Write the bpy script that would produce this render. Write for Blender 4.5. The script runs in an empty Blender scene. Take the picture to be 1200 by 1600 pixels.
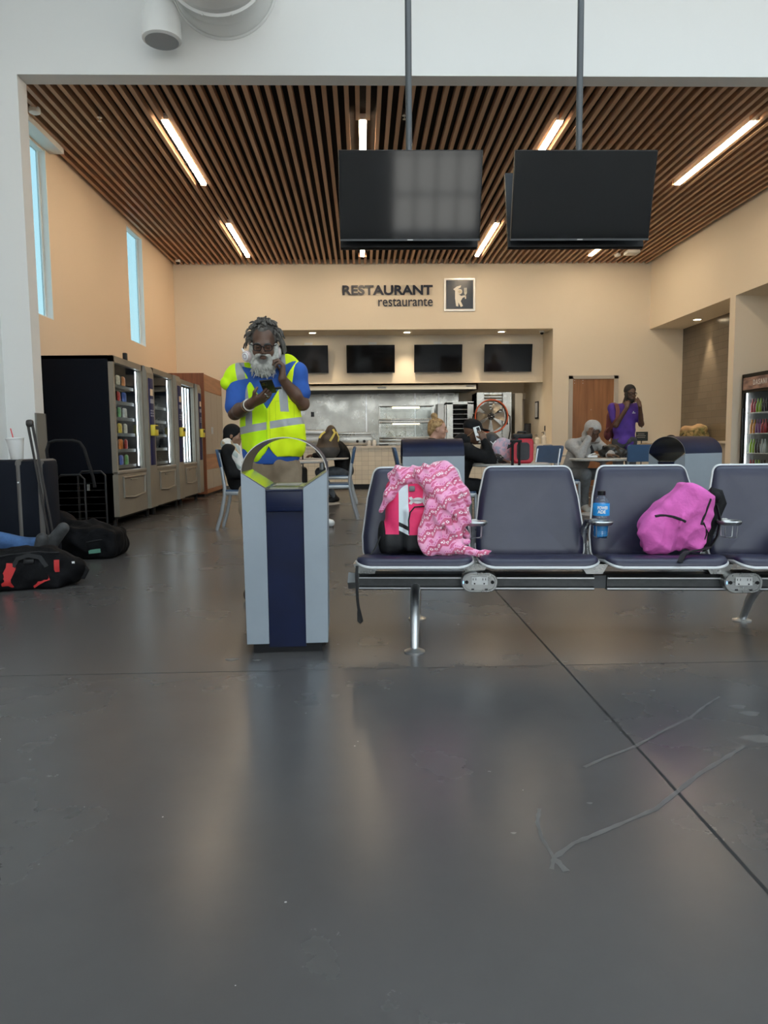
import bpy, bmesh, math, random
import numpy as np
from mathutils import Vector, Matrix
random.seed(7)
COL = bpy.context.scene.collection
PI = math.pi

# ------------------------------------------------------------------ node helpers
class V:
    """a value in a node tree, with arithmetic"""
    def __init__(s, nt, sock): s.nt = nt; s.s = sock
    def _op(s, op, *a):
        n = s.nt.nodes.new('ShaderNodeMath'); n.operation = op
        for i, x in enumerate((s,) + a):
            if isinstance(x, V): s.nt.links.new(x.s, n.inputs[i])
            else: n.inputs[i].default_value = x
        return V(s.nt, n.outputs[0])
    def __add__(s, o): return s._op('ADD', o)
    def __radd__(s, o): return s._op('ADD', o)
    def __sub__(s, o): return s._op('SUBTRACT', o)
    def __rsub__(s, o): return (s * -1.0) + o
    def __mul__(s, o): return s._op('MULTIPLY', o)
    def __rmul__(s, o): return s._op('MULTIPLY', o)
    def __truediv__(s, o): return s._op('DIVIDE', o)
    def abs(s): return s._op('ABSOLUTE')
    def gt(s, o): return s._op('GREATER_THAN', o)
    def lt(s, o): return s._op('LESS_THAN', o)
    def mod(s, o): return s._op('FLOORED_MODULO', o)
    def floor(s): return s._op('FLOOR')
    def sin(s): return s._op('SINE')
    def max(s, o): return s._op('MAXIMUM', o)
    def min(s, o): return s._op('MINIMUM', o)
    def pingpong(s, o): return s._op('PINGPONG', o)
    def pow(s, o): return s._op('POWER', o)

def xyz(nt, kind='Object'):
    t = nt.nodes.new('ShaderNodeTexCoord'); sp = nt.nodes.new('ShaderNodeSeparateXYZ')
    nt.links.new(t.outputs[kind], sp.inputs[0])
    return [V(nt, o) for o in sp.outputs]

def noise(nt, scale, detail=3, rough=.55, stretch=None, kind='Object'):
    t = nt.nodes.new('ShaderNodeTexCoord'); n = nt.nodes.new('ShaderNodeTexNoise')
    n.inputs['Scale'].default_value = scale; n.inputs['Detail'].default_value = detail
    n.inputs['Roughness'].default_value = rough
    if stretch:
        m = nt.nodes.new('ShaderNodeMapping'); m.inputs['Scale'].default_value = stretch
        nt.links.new(t.outputs[kind], m.inputs[0]); nt.links.new(m.outputs[0], n.inputs['Vector'])
    else: nt.links.new(t.outputs[kind], n.inputs['Vector'])
    return V(nt, n.outputs['Fac'])

def mixc(nt, fac, a, b):
    n = nt.nodes.new('ShaderNodeMix'); n.data_type = 'RGBA'
    for sock, x in ((n.inputs[0], fac), (n.inputs[6], a), (n.inputs[7], b)):
        if isinstance(x, V): nt.links.new(x.s, sock)
        elif isinstance(x, (int, float)): sock.default_value = x
        else: sock.default_value = tuple(x) + (1,)
    return V(nt, n.outputs[2])

def ramp(nt, v, lo, hi):
    n = nt.nodes.new('ShaderNodeMapRange'); nt.links.new(v.s, n.inputs[0])
    n.inputs[1].default_value = lo; n.inputs[2].default_value = hi
    return V(nt, n.outputs[0])

def srgb(r, g, b):
    f = lambda c: c / 12.92 if c <= .04045 else ((c + .055) / 1.055) ** 2.4
    return (f(r / 255), f(g / 255), f(b / 255))

MATS = {}
def M(name, col=(.5, .5, .5), rough=.5, metal=0., spec=.5, var=None, bump=None, emit=None, coat=0., sheen=0., fn=None, rvar=None):
    """procedural material: flat or noise-varied colour, optional bump; fn(nt, bsdf) for more"""
    if name in MATS: return MATS[name]
    m = bpy.data.materials.new(name); m.use_nodes = True; nt = m.node_tree
    b = nt.nodes['Principled BSDF']
    b.inputs['Base Color'].default_value = tuple(col) + (1,)
    b.inputs['Roughness'].default_value = rough; b.inputs['Metallic'].default_value = metal
    b.inputs['Specular IOR Level'].default_value = spec
    if coat: b.inputs['Coat Weight'].default_value = coat; b.inputs['Coat Roughness'].default_value = .12
    if sheen: b.inputs['Sheen Weight'].default_value = sheen
    if emit: b.inputs['Emission Color'].default_value = tuple(emit[0]) + (1,); b.inputs['Emission Strength'].default_value = emit[1]
    if var:   # (scale, amount[, stretch])
        f = ramp(nt, noise(nt, var[0], 4, .6, var[2] if len(var) > 2 else None), .3, .7)
        c = mixc(nt, f, [x * (1 - var[1]) for x in col], [min(1, x * (1 + var[1])) for x in col])
        nt.links.new(c.s, b.inputs['Base Color'])
    if rvar:  # (scale, lo, hi)
        f = noise(nt, rvar[0], 4, .6); r = ramp(nt, f, .3, .7) * (rvar[2] - rvar[1]) + rvar[1]
        nt.links.new(r.s, b.inputs['Roughness'])
    if bump:  # (scale, strength[, stretch])
        f = noise(nt, bump[0], 3, .6, bump[2] if len(bump) > 2 else None)
        n = nt.nodes.new('ShaderNodeBump'); n.inputs['Strength'].default_value = bump[1]; n.inputs['Distance'].default_value = .01
        nt.links.new(f.s, n.inputs['Height']); nt.links.new(n.outputs[0], b.inputs['Normal'])
    if fn: fn(nt, b)
    MATS[name] = m
    return m

def glass(name, tint=(1, 1, 1), refl=.12, rough=.02, blend=.25):
    """thin pane: tinted see-through with a mirror part by fresnel"""
    if name in MATS: return MATS[name]
    m = bpy.data.materials.new(name); m.use_nodes = True; nt = m.node_tree; nt.nodes.clear()
    o = nt.nodes.new('ShaderNodeOutputMaterial'); mx = nt.nodes.new('ShaderNodeMixShader')
    t = nt.nodes.new('ShaderNodeBsdfTransparent'); g = nt.nodes.new('ShaderNodeBsdfGlossy')
    t.inputs[0].default_value = tuple(tint) + (1,); g.inputs['Roughness'].default_value = rough
    l = nt.nodes.new('ShaderNodeLayerWeight'); l.inputs[0].default_value = .5
    f = V(nt, l.outputs['Facing']).pow(5.0) * (blend * 2) + refl * .4
    nt.links.new(f.s, mx.inputs[0]); nt.links.new(t.outputs[0], mx.inputs[1]); nt.links.new(g.outputs[0], mx.inputs[2])
    nt.links.new(mx.outputs[0], o.inputs[0]); MATS[name] = m
    return m

# ------------------------------------------------------------------ object helpers
def props(o, label=None, cat=None, group=None, kind=None):
    if label: o['label'] = label
    if cat: o['category'] = cat
    if group: o['group'] = group
    if kind: o['kind'] = kind
    return o

def thing(name, label, cat, loc=(0, 0, 0), rz=0., group=None):
    o = bpy.data.objects.new(name, None); COL.objects.link(o); o.empty_display_size = .1
    o.location = loc; o.rotation_euler = (0, 0, rz)
    return props(o, label, cat, group)

def dup(root, loc, rz=None, label=None):
    r = root.copy(); COL.objects.link(r); r.location = loc
    if rz is not None: r.rotation_euler = (0, 0, rz)
    if label: r['label'] = label
    for ch in list(root.children):
        c = ch.copy(); COL.objects.link(c); c.parent = r
        for g in list(ch.children):
            d = g.copy(); COL.objects.link(d); d.parent = c
    return r

def rotz(a): return Matrix.Rotation(a, 3, 'Z')
def frame(d, up=(0, 0, 1)):
    """3x3 with columns x, y, z where z runs along d"""
    z = Vector(d).normalized(); u = Vector(up)
    if abs(z.dot(u)) > .99: u = Vector((1, 0, 0))
    x = u.cross(z).normalized(); y = z.cross(x)
    return Matrix((x, y, z)).transposed()

class MB:
    def __init__(s): s.v = []; s.f = []; s.m = []
    def add(s, vs, fs, mat=0):
        o = len(s.v); s.v += [tuple(v) for v in vs]
        s.f += [tuple(i + o for i in f) for f in fs]; s.m += [mat] * len(fs); return s
    def box(s, c, size, mat=0, bev=0., rot=None, seg=2):
        bm = bmesh.new(); bmesh.ops.create_cube(bm, size=1)
        for v in bm.verts: v.co = Vector((v.co.x * size[0], v.co.y * size[1], v.co.z * size[2]))
        if bev > 0: bmesh.ops.bevel(bm, geom=bm.edges[:], offset=min(bev, min(size) * .49), segments=seg, profile=.5, affect='EDGES')
        R = rot if rot is not None else Matrix.Identity(3); c = Vector(c)
        bm.verts.index_update()
        vs = [R @ v.co + c for v in bm.verts]; fs = [[v.index for v in f.verts] for f in bm.faces]
        bm.free(); return s.add(vs, fs, mat)
    def span(s, a, b, mat=0, bev=0.):
        return s.box([(a[i] + b[i]) / 2 for i in range(3)], [abs(b[i] - a[i]) for i in range(3)], mat, bev)
    def tube(s, pts, r, n=12, mat=0, closed=False, cap=True, sq=None):
        P = [Vector(p) for p in pts]; N = len(P); R = list(r) if hasattr(r, '__len__') else [r] * N
        T = []
        for i in range(N):
            a = P[(i - 1) % N] if (closed or i > 0) else P[i]; b = P[(i + 1) % N] if (closed or i < N - 1) else P[i]
            T.append((b - a).normalized())
        u = frame(T[0]).col[0].copy(); vs = []
        for i in range(N):
            u = (u - T[i] * u.dot(T[i])).normalized(); w = T[i].cross(u)
            for k in range(n):
                a = 2 * PI * k / n
                x, y = math.cos(a), math.sin(a)
                if sq: x *= sq[0]; y *= sq[1]
                vs.append(P[i] + (u * x + w * y) * R[i])
        fs = []
        for i in range(N if closed else N - 1):
            j = (i + 1) % N
            for k in range(n): l = (k + 1) % n; fs.append((i * n + k, i * n + l, j * n + l, j * n + k))
        if cap and not closed: fs.append(tuple(range(n - 1, -1, -1))); fs.append(tuple((N - 1) * n + k for k in range(n)))
        return s.add(vs, fs, mat)
    def lathe(s, prof, c=(0, 0, 0), n=24, mat=0, axis=(0, 0, 1), cap=True):
        R = frame(axis, (0, 1, 0) if abs(axis[1]) < .9 else (0, 0, 1)); c = Vector(c); vs = []; fs = []
        for r, z in prof:
            for k in range(n): a = 2 * PI * k / n; vs.append(c + R @ Vector((r * math.cos(a), r * math.sin(a), z)))
        for i in range(len(prof) - 1):
            for k in range(n): l = (k + 1) % n; fs.append((i * n + k, i * n + l, (i + 1) * n + l, (i + 1) * n + k))
        if cap:
            fs.append(tuple(range(n - 1, -1, -1))); o = (len(prof) - 1) * n; fs.append(tuple(o + k for k in range(n)))
        return s.add(vs, fs, mat)
    def prism(s, poly, th, c=(0, 0, 0), R=None, mat=0):
        """2-D polygon (x, y), thickness th along +z, then rotated by R and moved to c"""
        R = R if R is not None else Matrix.Identity(3); c = Vector(c); n = len(poly)
        vs = [c + R @ Vector((p[0], p[1], z)) for z in (0, th) for p in poly]
        fs = [tuple(range(n - 1, -1, -1)), tuple(range(n, 2 * n))]
        fs += [(k, (k + 1) % n, n + (k + 1) % n, n + k) for k in range(n)]
        return s.add(vs, fs, mat)
    def rings(s, rings, mat=0, close0=True, close1=True):
        n = len(rings[0]); vs = [p for r in rings for p in r]; fs = []
        for i in range(len(rings) - 1):
            for k in range(n): l = (k + 1) % n; fs.append((i * n + k, i * n + l, (i + 1) * n + l, (i + 1) * n + k))
        if close0: fs.append(tuple(range(n - 1, -1, -1)))
        if close1: fs.append(tuple((len(rings) - 1) * n + k for k in range(n)))
        return s.add(vs, fs, mat)
    def ball(s, c, r, mat=0, n=16, R=None):
        r = r if hasattr(r, '__len__') else (r, r, r); R = R if R is not None else Matrix.Identity(3); c = Vector(c); rs = []
        for i in range(1, n):
            t = PI * i / n
            rs.append([c + R @ Vector((r[0] * math.sin(t) * math.cos(2 * PI * k / n), r[1] * math.sin(t) * math.sin(2 * PI * k / n), -r[2] * math.cos(t))) for k in range(n)])
        return s.rings(rs, mat)
    def map(s, fn, start=0):
        for i in range(start, len(s.v)): s.v[i] = tuple(fn(Vector(s.v[i])))
        return s
    def build(s, name, mats, parent=None, loc=None, rz=0., sharp=38, smooth=True):
        me = bpy.data.meshes.new(name); me.from_pydata(s.v, [], s.f)
        mats = mats if isinstance(mats, (list, tuple)) else [mats]
        for m in mats: me.materials.append(m)
        if len(mats) > 1: me.polygons.foreach_set('material_index', [min(i, len(mats) - 1) for i in s.m])
        if smooth:
            me.polygons.foreach_set('use_smooth', [True] * len(me.polygons))
            if sharp: me.set_sharp_from_angle(angle=math.radians(sharp))
        me.update()
        o = bpy.data.objects.new(name, me); COL.objects.link(o)
        if parent is not None: o.parent = parent
        if loc is not None: o.location = loc
        if rz: o.rotation_euler = (0, 0, rz)
        return o

def rrect(w, h, r, n=6, cx=0, cy=0):
    out = []
    for (sx, sy, a0) in ((1, 1, 0), (-1, 1, 90), (-1, -1, 180), (1, -1, 270)):
        for i in range(n + 1):
            a = math.radians(a0 + 90 * i / n); out.append((cx + sx * (w / 2 - r) + r * math.cos(a), cy + sy * (h / 2 - r) + r * math.sin(a)))
    return out
def rpoly(pts, rad, n=6):
    """polygon with rounded corners (radius per corner)"""
    out = []; N = len(pts)
    for i, p in enumerate(pts):
        p = Vector(p); a = (Vector(pts[i - 1]) - p); b = (Vector(pts[(i + 1) % N]) - p); r = rad[i] if hasattr(rad, '__len__') else rad
        if r <= 0: out.append(tuple(p)); continue
        a.normalize(); b.normalize(); ang = a.angle(b); t = r / math.tan(ang / 2)
        A = p + a * t; B = p + b * t
        for k in range(n + 1):
            u = k / n; out.append(tuple((A * (1 - u) ** 2 + p * 2 * u * (1 - u) + B * u ** 2)))
    return out
def pillow(mb, poly, prof, mat=0):
    """rings of a 2-D outline: prof = [(inset metres, z)], last is closed"""
    cx = sum(p[0] for p in poly) / len(poly); cy = sum(p[1] for p in poly) / len(poly)
    rs = []
    for ins, z in prof:
        r = []
        for p in poly:
            d = Vector((p[0] - cx, p[1] - cy)); L = d.length; k = max(0, L - ins) / L if ins < 1 else 0.02
            r.append((cx + d.x * k, cy + d.y * k, z))
        rs.append(r)
    return mb.rings(rs, mat)

def text_mesh(txt, width, height=None, depth=.004, bold=0., spacing=1.):
    cu = bpy.data.curves.new('lettering', 'FONT'); cu.body = txt; cu.size = 1; cu.extrude = .01; cu.offset = bold; cu.space_character = spacing; cu.resolution_u = 4
    o = bpy.data.objects.new('lettering', cu); COL.objects.link(o)
    dg = bpy.context.evaluated_depsgraph_get(); dg.update()
    me = bpy.data.meshes.new_from_object(o.evaluated_get(dg))
    vs = np.array([v.co[:] for v in me.vertices]); fs = [tuple(p.vertices) for p in me.polygons]
    bpy.data.objects.remove(o); bpy.data.curves.remove(cu); bpy.data.meshes.remove(me)
    lo, hi = vs.min(0), vs.max(0); k = width / (hi[0] - lo[0]); ky = height / (hi[1] - lo[1]) if height else k
    vs = (vs - [lo[0], lo[1], lo[2]]) * [k, ky, depth / (hi[2] - lo[2])]
    return vs, fs

# ------------------------------------------------------------------ implicit surfaces (bodies, cloth, bags)
def nz(X, Y, Z, f, s=0.):
    return (np.sin(X * f + 1.7 * np.sin(Y * f * .7 + s) + s) * np.sin(Y * f * 1.1 + 1.3 * np.sin(Z * f * .8 + 2 * s)) + np.sin(Z * f * .9 + 1.9 * np.sin(X * f * .6 - s) + 3 * s)) * .5

class SDF:
    def __init__(s, lo, hi, h):
        s.lo = np.array(lo, np.float32); s.h = h
        s.n = np.maximum(4, np.ceil((np.array(hi) - s.lo) / h).astype(int) + 1)
        s.d = np.full(s.n, .5, np.float32)
        s.ax = [s.lo[i] + h * np.arange(s.n[i], dtype=np.float32) for i in range(3)]
    def sub(s, lo, hi, pad):
        a = np.clip(np.floor((np.array(lo) - pad - s.lo) / s.h).astype(int), 0, s.n); b = np.clip(np.ceil((np.array(hi) + pad - s.lo) / s.h).astype(int) + 1, 0, s.n)
        sl = tuple(slice(a[i], b[i]) for i in range(3))
        return sl, s.ax[0][sl[0]][:, None, None], s.ax[1][sl[1]][None, :, None], s.ax[2][sl[2]][None, None, :]
    def grid(s): return s.ax[0][:, None, None], s.ax[1][None, :, None], s.ax[2][None, None, :]
    def put(s, sl, e, k, cut):
        d = s.d[sl]
        if cut:
            e = -e; h = np.maximum(k - np.abs(d - e), 0) / max(k, 1e-6); s.d[sl] = np.maximum(d, e) + h * h * k * .25
        else:
            h = np.maximum(k - np.abs(d - e), 0) / max(k, 1e-6); s.d[sl] = np.minimum(d, e) - h * h * k * .25
    def seg(s, a, b, ra, rb=None, k=.02, cut=False, flat=None):
        rb = ra if rb is None else rb; a = np.array(a, np.float32); b = np.array(b, np.float32); r = max(ra, rb)
        sl, X, Y, Z = s.sub(np.minimum(a, b) - r, np.maximum(a, b) + r, k + 4 * s.h)
        ba = b - a; L = float(ba @ ba) + 1e-9
        t = np.clip(((X - a[0]) * ba[0] + (Y - a[1]) * ba[1] + (Z - a[2]) * ba[2]) / L, 0, 1)
        e = np.sqrt((X - a[0] - t * ba[0]) ** 2 + (Y - a[1] - t * ba[1]) ** 2 + (Z - a[2] - t * ba[2]) ** 2) - (ra + (rb - ra) * t)
        s.put(sl, e, k, cut); return s
    def chain(s, pts, rad, k=.02):
        for i in range(len(pts) - 1): s.seg(pts[i], pts[i + 1], rad[i], rad[i + 1], k)
        return s
    def loc(s, X, Y, Z, c, R):
        x, y, z = X - c[0], Y - c[1], Z - c[2]
        if R is None: return x, y, z
        return [R[0][i] * x + R[1][i] * y + R[2][i] * z for i in range(3)]
    def ell(s, c, r, k=.02, R=None, cut=False):
        m = max(r); c = np.array(c, np.float32)
        sl, X, Y, Z = s.sub(c - m, c + m, k + 4 * s.h); x, y, z = s.loc(X, Y, Z, c, R)
        k0 = np.sqrt((x / r[0]) ** 2 + (y / r[1]) ** 2 + (z / r[2]) ** 2); k1 = np.sqrt((x / r[0] ** 2) ** 2 + (y / r[1] ** 2) ** 2 + (z / r[2] ** 2) ** 2)
        s.put(sl, k0 * (k0 - 1) / np.maximum(k1, 1e-5), k, cut); return s
    def box(s, c, half, rnd=.01, k=.02, R=None, cut=False):
        m = float(np.linalg.norm(half)); c = np.array(c, np.float32)
        sl, X, Y, Z = s.sub(c - m, c + m, k + 4 * s.h); x, y, z = s.loc(X, Y, Z, c, R)
        q = [np.abs(p) - (h - rnd) for p, h in zip((x, y, z), half)]
        e = np.sqrt(sum(np.maximum(p, 0) ** 2 for p in q)) + np.minimum(np.maximum(np.maximum(q[0], q[1]), q[2]), 0) - rnd
        s.put(sl, e, k, cut); return s
    def wrinkle(s, amp, f, seed=0.):
        X, Y, Z = s.grid(); s.d += amp * nz(X, Y, Z, f, seed).astype(np.float32); return s
    def keep(s, fn):
        s.d = np.maximum(s.d, fn(*s.grid()).astype(np.float32)); return s
    def mesh(s, name, mats, parent=None, matfn=None, relax=1):
        d = s.d.copy(); d[0] = d[-1] = .5; d[:, 0] = d[:, -1] = .5; d[:, :, 0] = d[:, :, -1] = .5
        neg = d < 0; cnt = np.zeros(np.array(d.shape) - 1, np.int8)
        C = [(i, j, k) for i in (0, 1) for j in (0, 1) for k in (0, 1)]; sh = d.shape
        S = lambda A, c: A[c[0]:sh[0] - 1 + c[0], c[1]:sh[1] - 1 + c[1], c[2]:sh[2] - 1 + c[2]]
        for c in C: cnt += S(neg, c)
        act = (cnt > 0) & (cnt < 8); idx = np.argwhere(act)
        vals = {c: S(d, c)[act] for c in C}
        acc = np.zeros((len(idx), 3)); w = np.zeros(len(idx))
        for a in C:
            for ax in range(3):
                if a[ax] == 0:
                    b = list(a); b[ax] = 1; b = tuple(b); va, vb = vals[a], vals[b]; m = (va < 0) != (vb < 0)
                    t = np.where(m, va / np.where(m, va - vb, 1), 0); p = np.tile(np.array(a, float), (len(idx), 1)); p[:, ax] = t
                    acc += p * m[:, None]; w += m
        vs = (idx + acc / w[:, None]) * s.h + s.lo
        num = np.full(act.shape, -1); num[act] = np.arange(len(idx)); F = []
        for ax in range(3):
            u, v = (ax + 1) % 3, (ax + 2) % 3
            lo = [slice(1, n - 1) for n in sh]; hi = [slice(1, n - 1) for n in sh]; lo[ax] = slice(0, sh[ax] - 1); hi[ax] = slice(1, sh[ax])
            A, B = neg[tuple(lo)], neg[tuple(hi)]; e = np.argwhere(A != B); fl = A[A != B]
            off = [1, 1, 1]; off[ax] = 0; e = e + off
            def cell(du, dv):
                q = e.copy(); q[:, u] += du; q[:, v] += dv; return num[q[:, 0], q[:, 1], q[:, 2]]
            Q = np.stack([cell(-1, -1), cell(0, -1), cell(0, 0), cell(-1, 0)], 1)
            Q[~fl] = Q[~fl][:, ::-1]; F.append(Q)
        F = np.concatenate(F); F = F[(F >= 0).all(1)]
        for _ in range(relax):   # light smoothing of the grid pattern
            e = np.concatenate([F[:, [0, 1]], F[:, [1, 2]], F[:, [2, 3]], F[:, [3, 0]]]); sm = np.zeros_like(vs); c = np.zeros(len(vs))
            np.add.at(sm, e[:, 0], vs[e[:, 1]]); np.add.at(c, e[:, 0], 1)
            np.add.at(sm, e[:, 1], vs[e[:, 0]]); np.add.at(c, e[:, 1], 1)
            vs = vs * .5 + sm / np.maximum(c, 1)[:, None] * .5
        me = bpy.data.meshes.new(name); me.from_pydata(vs.tolist(), [], F.tolist())
        mats = mats if isinstance(mats, (list, tuple)) else [mats]
        for m in mats: me.materials.append(m)
        me.polygons.foreach_set('use_smooth', [True] * len(F))
        if matfn is not None: me.polygons.foreach_set('material_index', np.asarray(matfn(vs[F].mean(1)), np.int32))
        me.update(); o = bpy.data.objects.new(name, me); COL.objects.link(o)
        if parent is not None: o.parent = parent
        return o
SKY, EXPO = 3.55, 0.5
# ================================================================== materials of the place
def floor_fn(nt, b):
    x, y, z = xyz(nt)
    big = ramp(nt, noise(nt, .7, 2, .5), .1, .9); fine = ramp(nt, noise(nt, 5, 6, .65), .05, .95); spk = ramp(nt, noise(nt, 60, 2), .72, .78)
    c = mixc(nt, big, (.050, .0475, .048), (.084, .080, .079)); c = mixc(nt, fine * .35, c, (.102, .097, .095)); 
    joint = ((x - .885).abs().lt(.0055)).max((y - 3.187).abs().lt(.0035))
    c = mixc(nt, joint * .85, c, (.008, .008, .008))
    nt.links.new(c.s, b.inputs['Base Color'])
    sm = ramp(nt, noise(nt, 1.3, 4, .55), .1, .9)
    r = sm * .07 + .225 + fine * .012 + joint * .5
    nt.links.new(r.s, b.inputs['Roughness'])
M_floor = M('polished_concrete', spec=.34, fn=floor_fn)
M_scuff = M('chalky_scuff', (.098, .095, .093), .45, var=(14, .2))
M_hall = M('hall_paint', (.76, .755, .735), .75, bump=(180, .04))
M_cream = M('cream_paint', (.80, .725, .60), .7, bump=(160, .05))
M_tan = M('tan_paint', (.80, .64, .48), .7, bump=(160, .05))
M_white = M('white_paint', (.82, .82, .80), .55)
def slat_fn(nt, b):
    x, y, z = xyz(nt)
    pid = ((x + .06) / .12).floor(); t = ((pid * 12.9898).sin() * 437.5).mod(1.0)
    g = ramp(nt, noise(nt, 3, 4, .6, (25, .6, 25)), .3, .7)
    c = mixc(nt, t, (.46, .265, .16), (.62, .405, .27)); c = mixc(nt, g * .35, c, (.36, .19, .105)); nt.links.new(c.s, b.inputs['Base Color'])
M_slat = M('slat_wood', rough=.5, fn=slat_fn)
M_black_felt = M('black_backing', (.016, .014, .014), .9)
def tile_fn(cw, ch, base, grout, ax, var, bond=.5):
    def f(nt, b):
        c3 = xyz(nt); u, v = c3[ax], c3[2]
        row = (v / ch).floor(); uu = u + row.mod(2.0) * (cw * bond)
        g = (uu.mod(cw).lt(.006)).max(v.mod(ch).lt(.006))
        h = (((uu / cw).floor() * 7.13 + row * 3.71).sin() * 91.7).mod(1.0)
        c = mixc(nt, h, [k * (1 - var) for k in base], [k * (1 + var) for k in base])
        c = mixc(nt, g, c, grout); nt.links.new(c.s, b.inputs['Base Color'])
        n = nt.nodes.new('ShaderNodeBump'); n.inputs['Strength'].default_value = .4; n.inputs['Distance'].default_value = .004; nt.links.new((1.0 - g).s, n.inputs['Height']); nt.links.new(n.outputs[0], b.inputs['Normal'])
    return f
M_brown_tile = M('brown_wall_tile', rough=.25, fn=tile_fn(.40, .13, (.15, .125, .095), (.09, .075, .06), 1, .07))
M_white_tile = M('cream_counter_tile', rough=.22, fn=tile_fn(.145, .1, (.78, .71, .58), (.5, .44, .34), 0, .05, 0))
M_steel = M('brushed_steel', (.38, .375, .35), .28, 1., var=(3, .12), rvar=(2, .18, .38))
M_steel_dull = M('dull_steel', (.45, .45, .44), .38, 1., rvar=(4, .3, .5))
M_alu = M('satin_aluminium', (.66, .67, .68), .32, 1., rvar=(8, .26, .4))
M_silver_paint = M('silver_paint', (.50, .52, .54), .38, .5)
M_black = M('black_plastic', (.008, .008, .009), .45, spec=.3)
M_black_soft = M('black_rubber', (.011, .011, .012), .75, spec=.25)
M_screen = M('dark_screen', (.006, .006, .007), .07, spec=.5)
M_sky_glass = glass('window_pane', (.33, .43, .455), .03, .02, .12)
M_clear = glass('clear_pane', (.95, .97, .97), .10)
M_cabglass = glass('cabinet_glass', (.9, .93, .93), .06, .02, .10)
M_led = M('led_diffuser', (.9, .85, .75), .5, emit=((1., .79, .54), 34.))
M_down = M('downlight_lens', (.9, .85, .75), .5, emit=((1., .80, .52), 22.))
M_door = M('door_wood', (.30, .135, .055), .42, var=(2.2, .22, (9, 9, .5)))
M_doorframe = M('door_frame_paint', (.50, .47, .42), .45)
M_cherry = M('cherry_laminate', (.25, .085, .038), .42, var=(2.5, .28, (8, 8, .5)))
M_grey_door = M('grey_laminate', (.36, .33, .29), .5)
M_worktop = M('worktop', (.72, .66, .56), .35, var=(40, .06))
M_darkgrey = M('dark_grey_metal', (.09, .095, .10), .42, .5)
M_fog = M('fog_grey_panel', (.17, .165, .15), .45)

def struct(name, mb, m, parent=None, **k):
    o = mb.build(name, m, parent, **k)
    o['kind'] = 'structure'
    return o

# ------------------------------------------------------------------ floor
fl = MB(); fl.span((-4.3, -6.2, -.12), (9.6, 19.2, 0))
RZ = [.0006]
def ribbon(pts, w):
    RZ[0] += .0003
    n = len(pts); vs = []
    for i in range(n):
        a = Vector(pts[max(i - 1, 0)]); b = Vector(pts[min(i + 1, n - 1)]); d = (b - a).normalized(); k = w * (.6 + .6 * random.random())
        vs += [(pts[i][0] - d.y * k, pts[i][1] + d.x * k, RZ[0]), (pts[i][0] + d.y * k, pts[i][1] - d.x * k, RZ[0])]
    fl.add(vs, [(2 * i, 2 * i + 1, 2 * i + 3, 2 * i + 2) for i in range(n - 1)], 1)
def dense(p, k=4):
    out = []
    for i in range(len(p) - 1):
        for j in range(k): out.append((p[i][0] + (p[i + 1][0] - p[i][0]) * j / k, p[i][1] + (p[i + 1][1] - p[i][1]) * j / k))
    return out + [p[-1]]
ribbon(dense([(0.471, 1.91), (0.448, 1.839), (0.441, 1.763), (0.449, 1.672), (0.431, 1.626)]), .006)
ribbon(dense([(0.463, 1.615), (0.449, 1.672), (0.513, 1.733), (0.581, 1.772), (0.676, 1.828), (0.786, 1.894), (0.89, 1.992), (1.005, 2.101), (1.117, 2.189), (1.235, 2.285), (1.205, 2.351)]), .008)
ribbon(dense([(0.669, 2.157), (0.761, 2.225), (0.874, 2.296), (1.009, 2.41), (1.166, 2.534), (1.279, 2.653), (1.379, 2.745)]), .006)
for x, y, r in ((1.393, 2.634, .03), (1.403, 2.565, .035), (1.31, 2.34, .05), (.375, 1.789, .007), (.617, 1.934, .008), (-.62, 3.37, .03), (-.5, 3.35, .02)):
    fl.add([(x + r * (1 + .3 * math.sin(3 * a)) * math.cos(a), y + .7 * r * math.sin(a), .0007) for a in [2 * PI * i / 14 for i in range(14)]], [tuple(range(14))], 1)
for i in range(26):   # crumbs and specks
    x, y, r = random.uniform(-1.2, 1.6), random.uniform(1.1, 4.6), random.uniform(.0015, .0035)
    fl.add([(x + r * math.cos(a), y + r * math.sin(a), .0005) for a in [2 * PI * k / 7 for k in range(7)]], [tuple(range(7))], 2)
struct('floor', fl, [M_floor, M_scuff, M('pale_speck', (.30, .29, .28), .6)], smooth=False)

# ------------------------------------------------------------------ hall (daylit side, where the camera stands)
w = MB(); w.span((-3.75, -5.5, 0), (-3.55, 7.52, 7.0)); struct('wall_hall_left', w, M_hall)
w = MB(); w.span((9.2, -5.5, 0), (9.4, 7.72, 7.0)); struct('wall_hall_right', w, M_hall)
w = MB()   # flat roof, out of view; two long skylights added to light the hall
for y0, y1 in ((-5.7, -2.2), (-.4, 2.6), (5.0, 7.72)): w.span((-3.75, y0, 7.0), (9.4, y1, 7.15))
for y0, y1 in ((-2.2, -.4), (2.6, 5.0)): w.span((-3.75, y0, 7.0), (-2.6, y1, 7.15)); w.span((8.2, y0, 7.0), (9.4, y1, 7.15))
struct('ceiling_hall', w, M_white)
for i, (y0, y1) in enumerate(((-2.2, -.4), (2.6, 5.0))):
    w = MB()
    for x in (-2.6, 1.0, 4.6, 8.2): w.box((x, (y0 + y1) / 2, 7.2), (.08, y1 - y0, .1))
    for y in (y0, y1): w.box((2.8, y, 7.2), (10.8, .08, .1))
    sk = struct('window_%d' % (4 + i), w, M_white)  # frame of an added skylight, unseen, brightening the upper wall and floor
    p = MB(); p.span((-2.6, y0, 7.19), (8.2, y1, 7.195)); p.build('pane', M_clear, sk)
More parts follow.
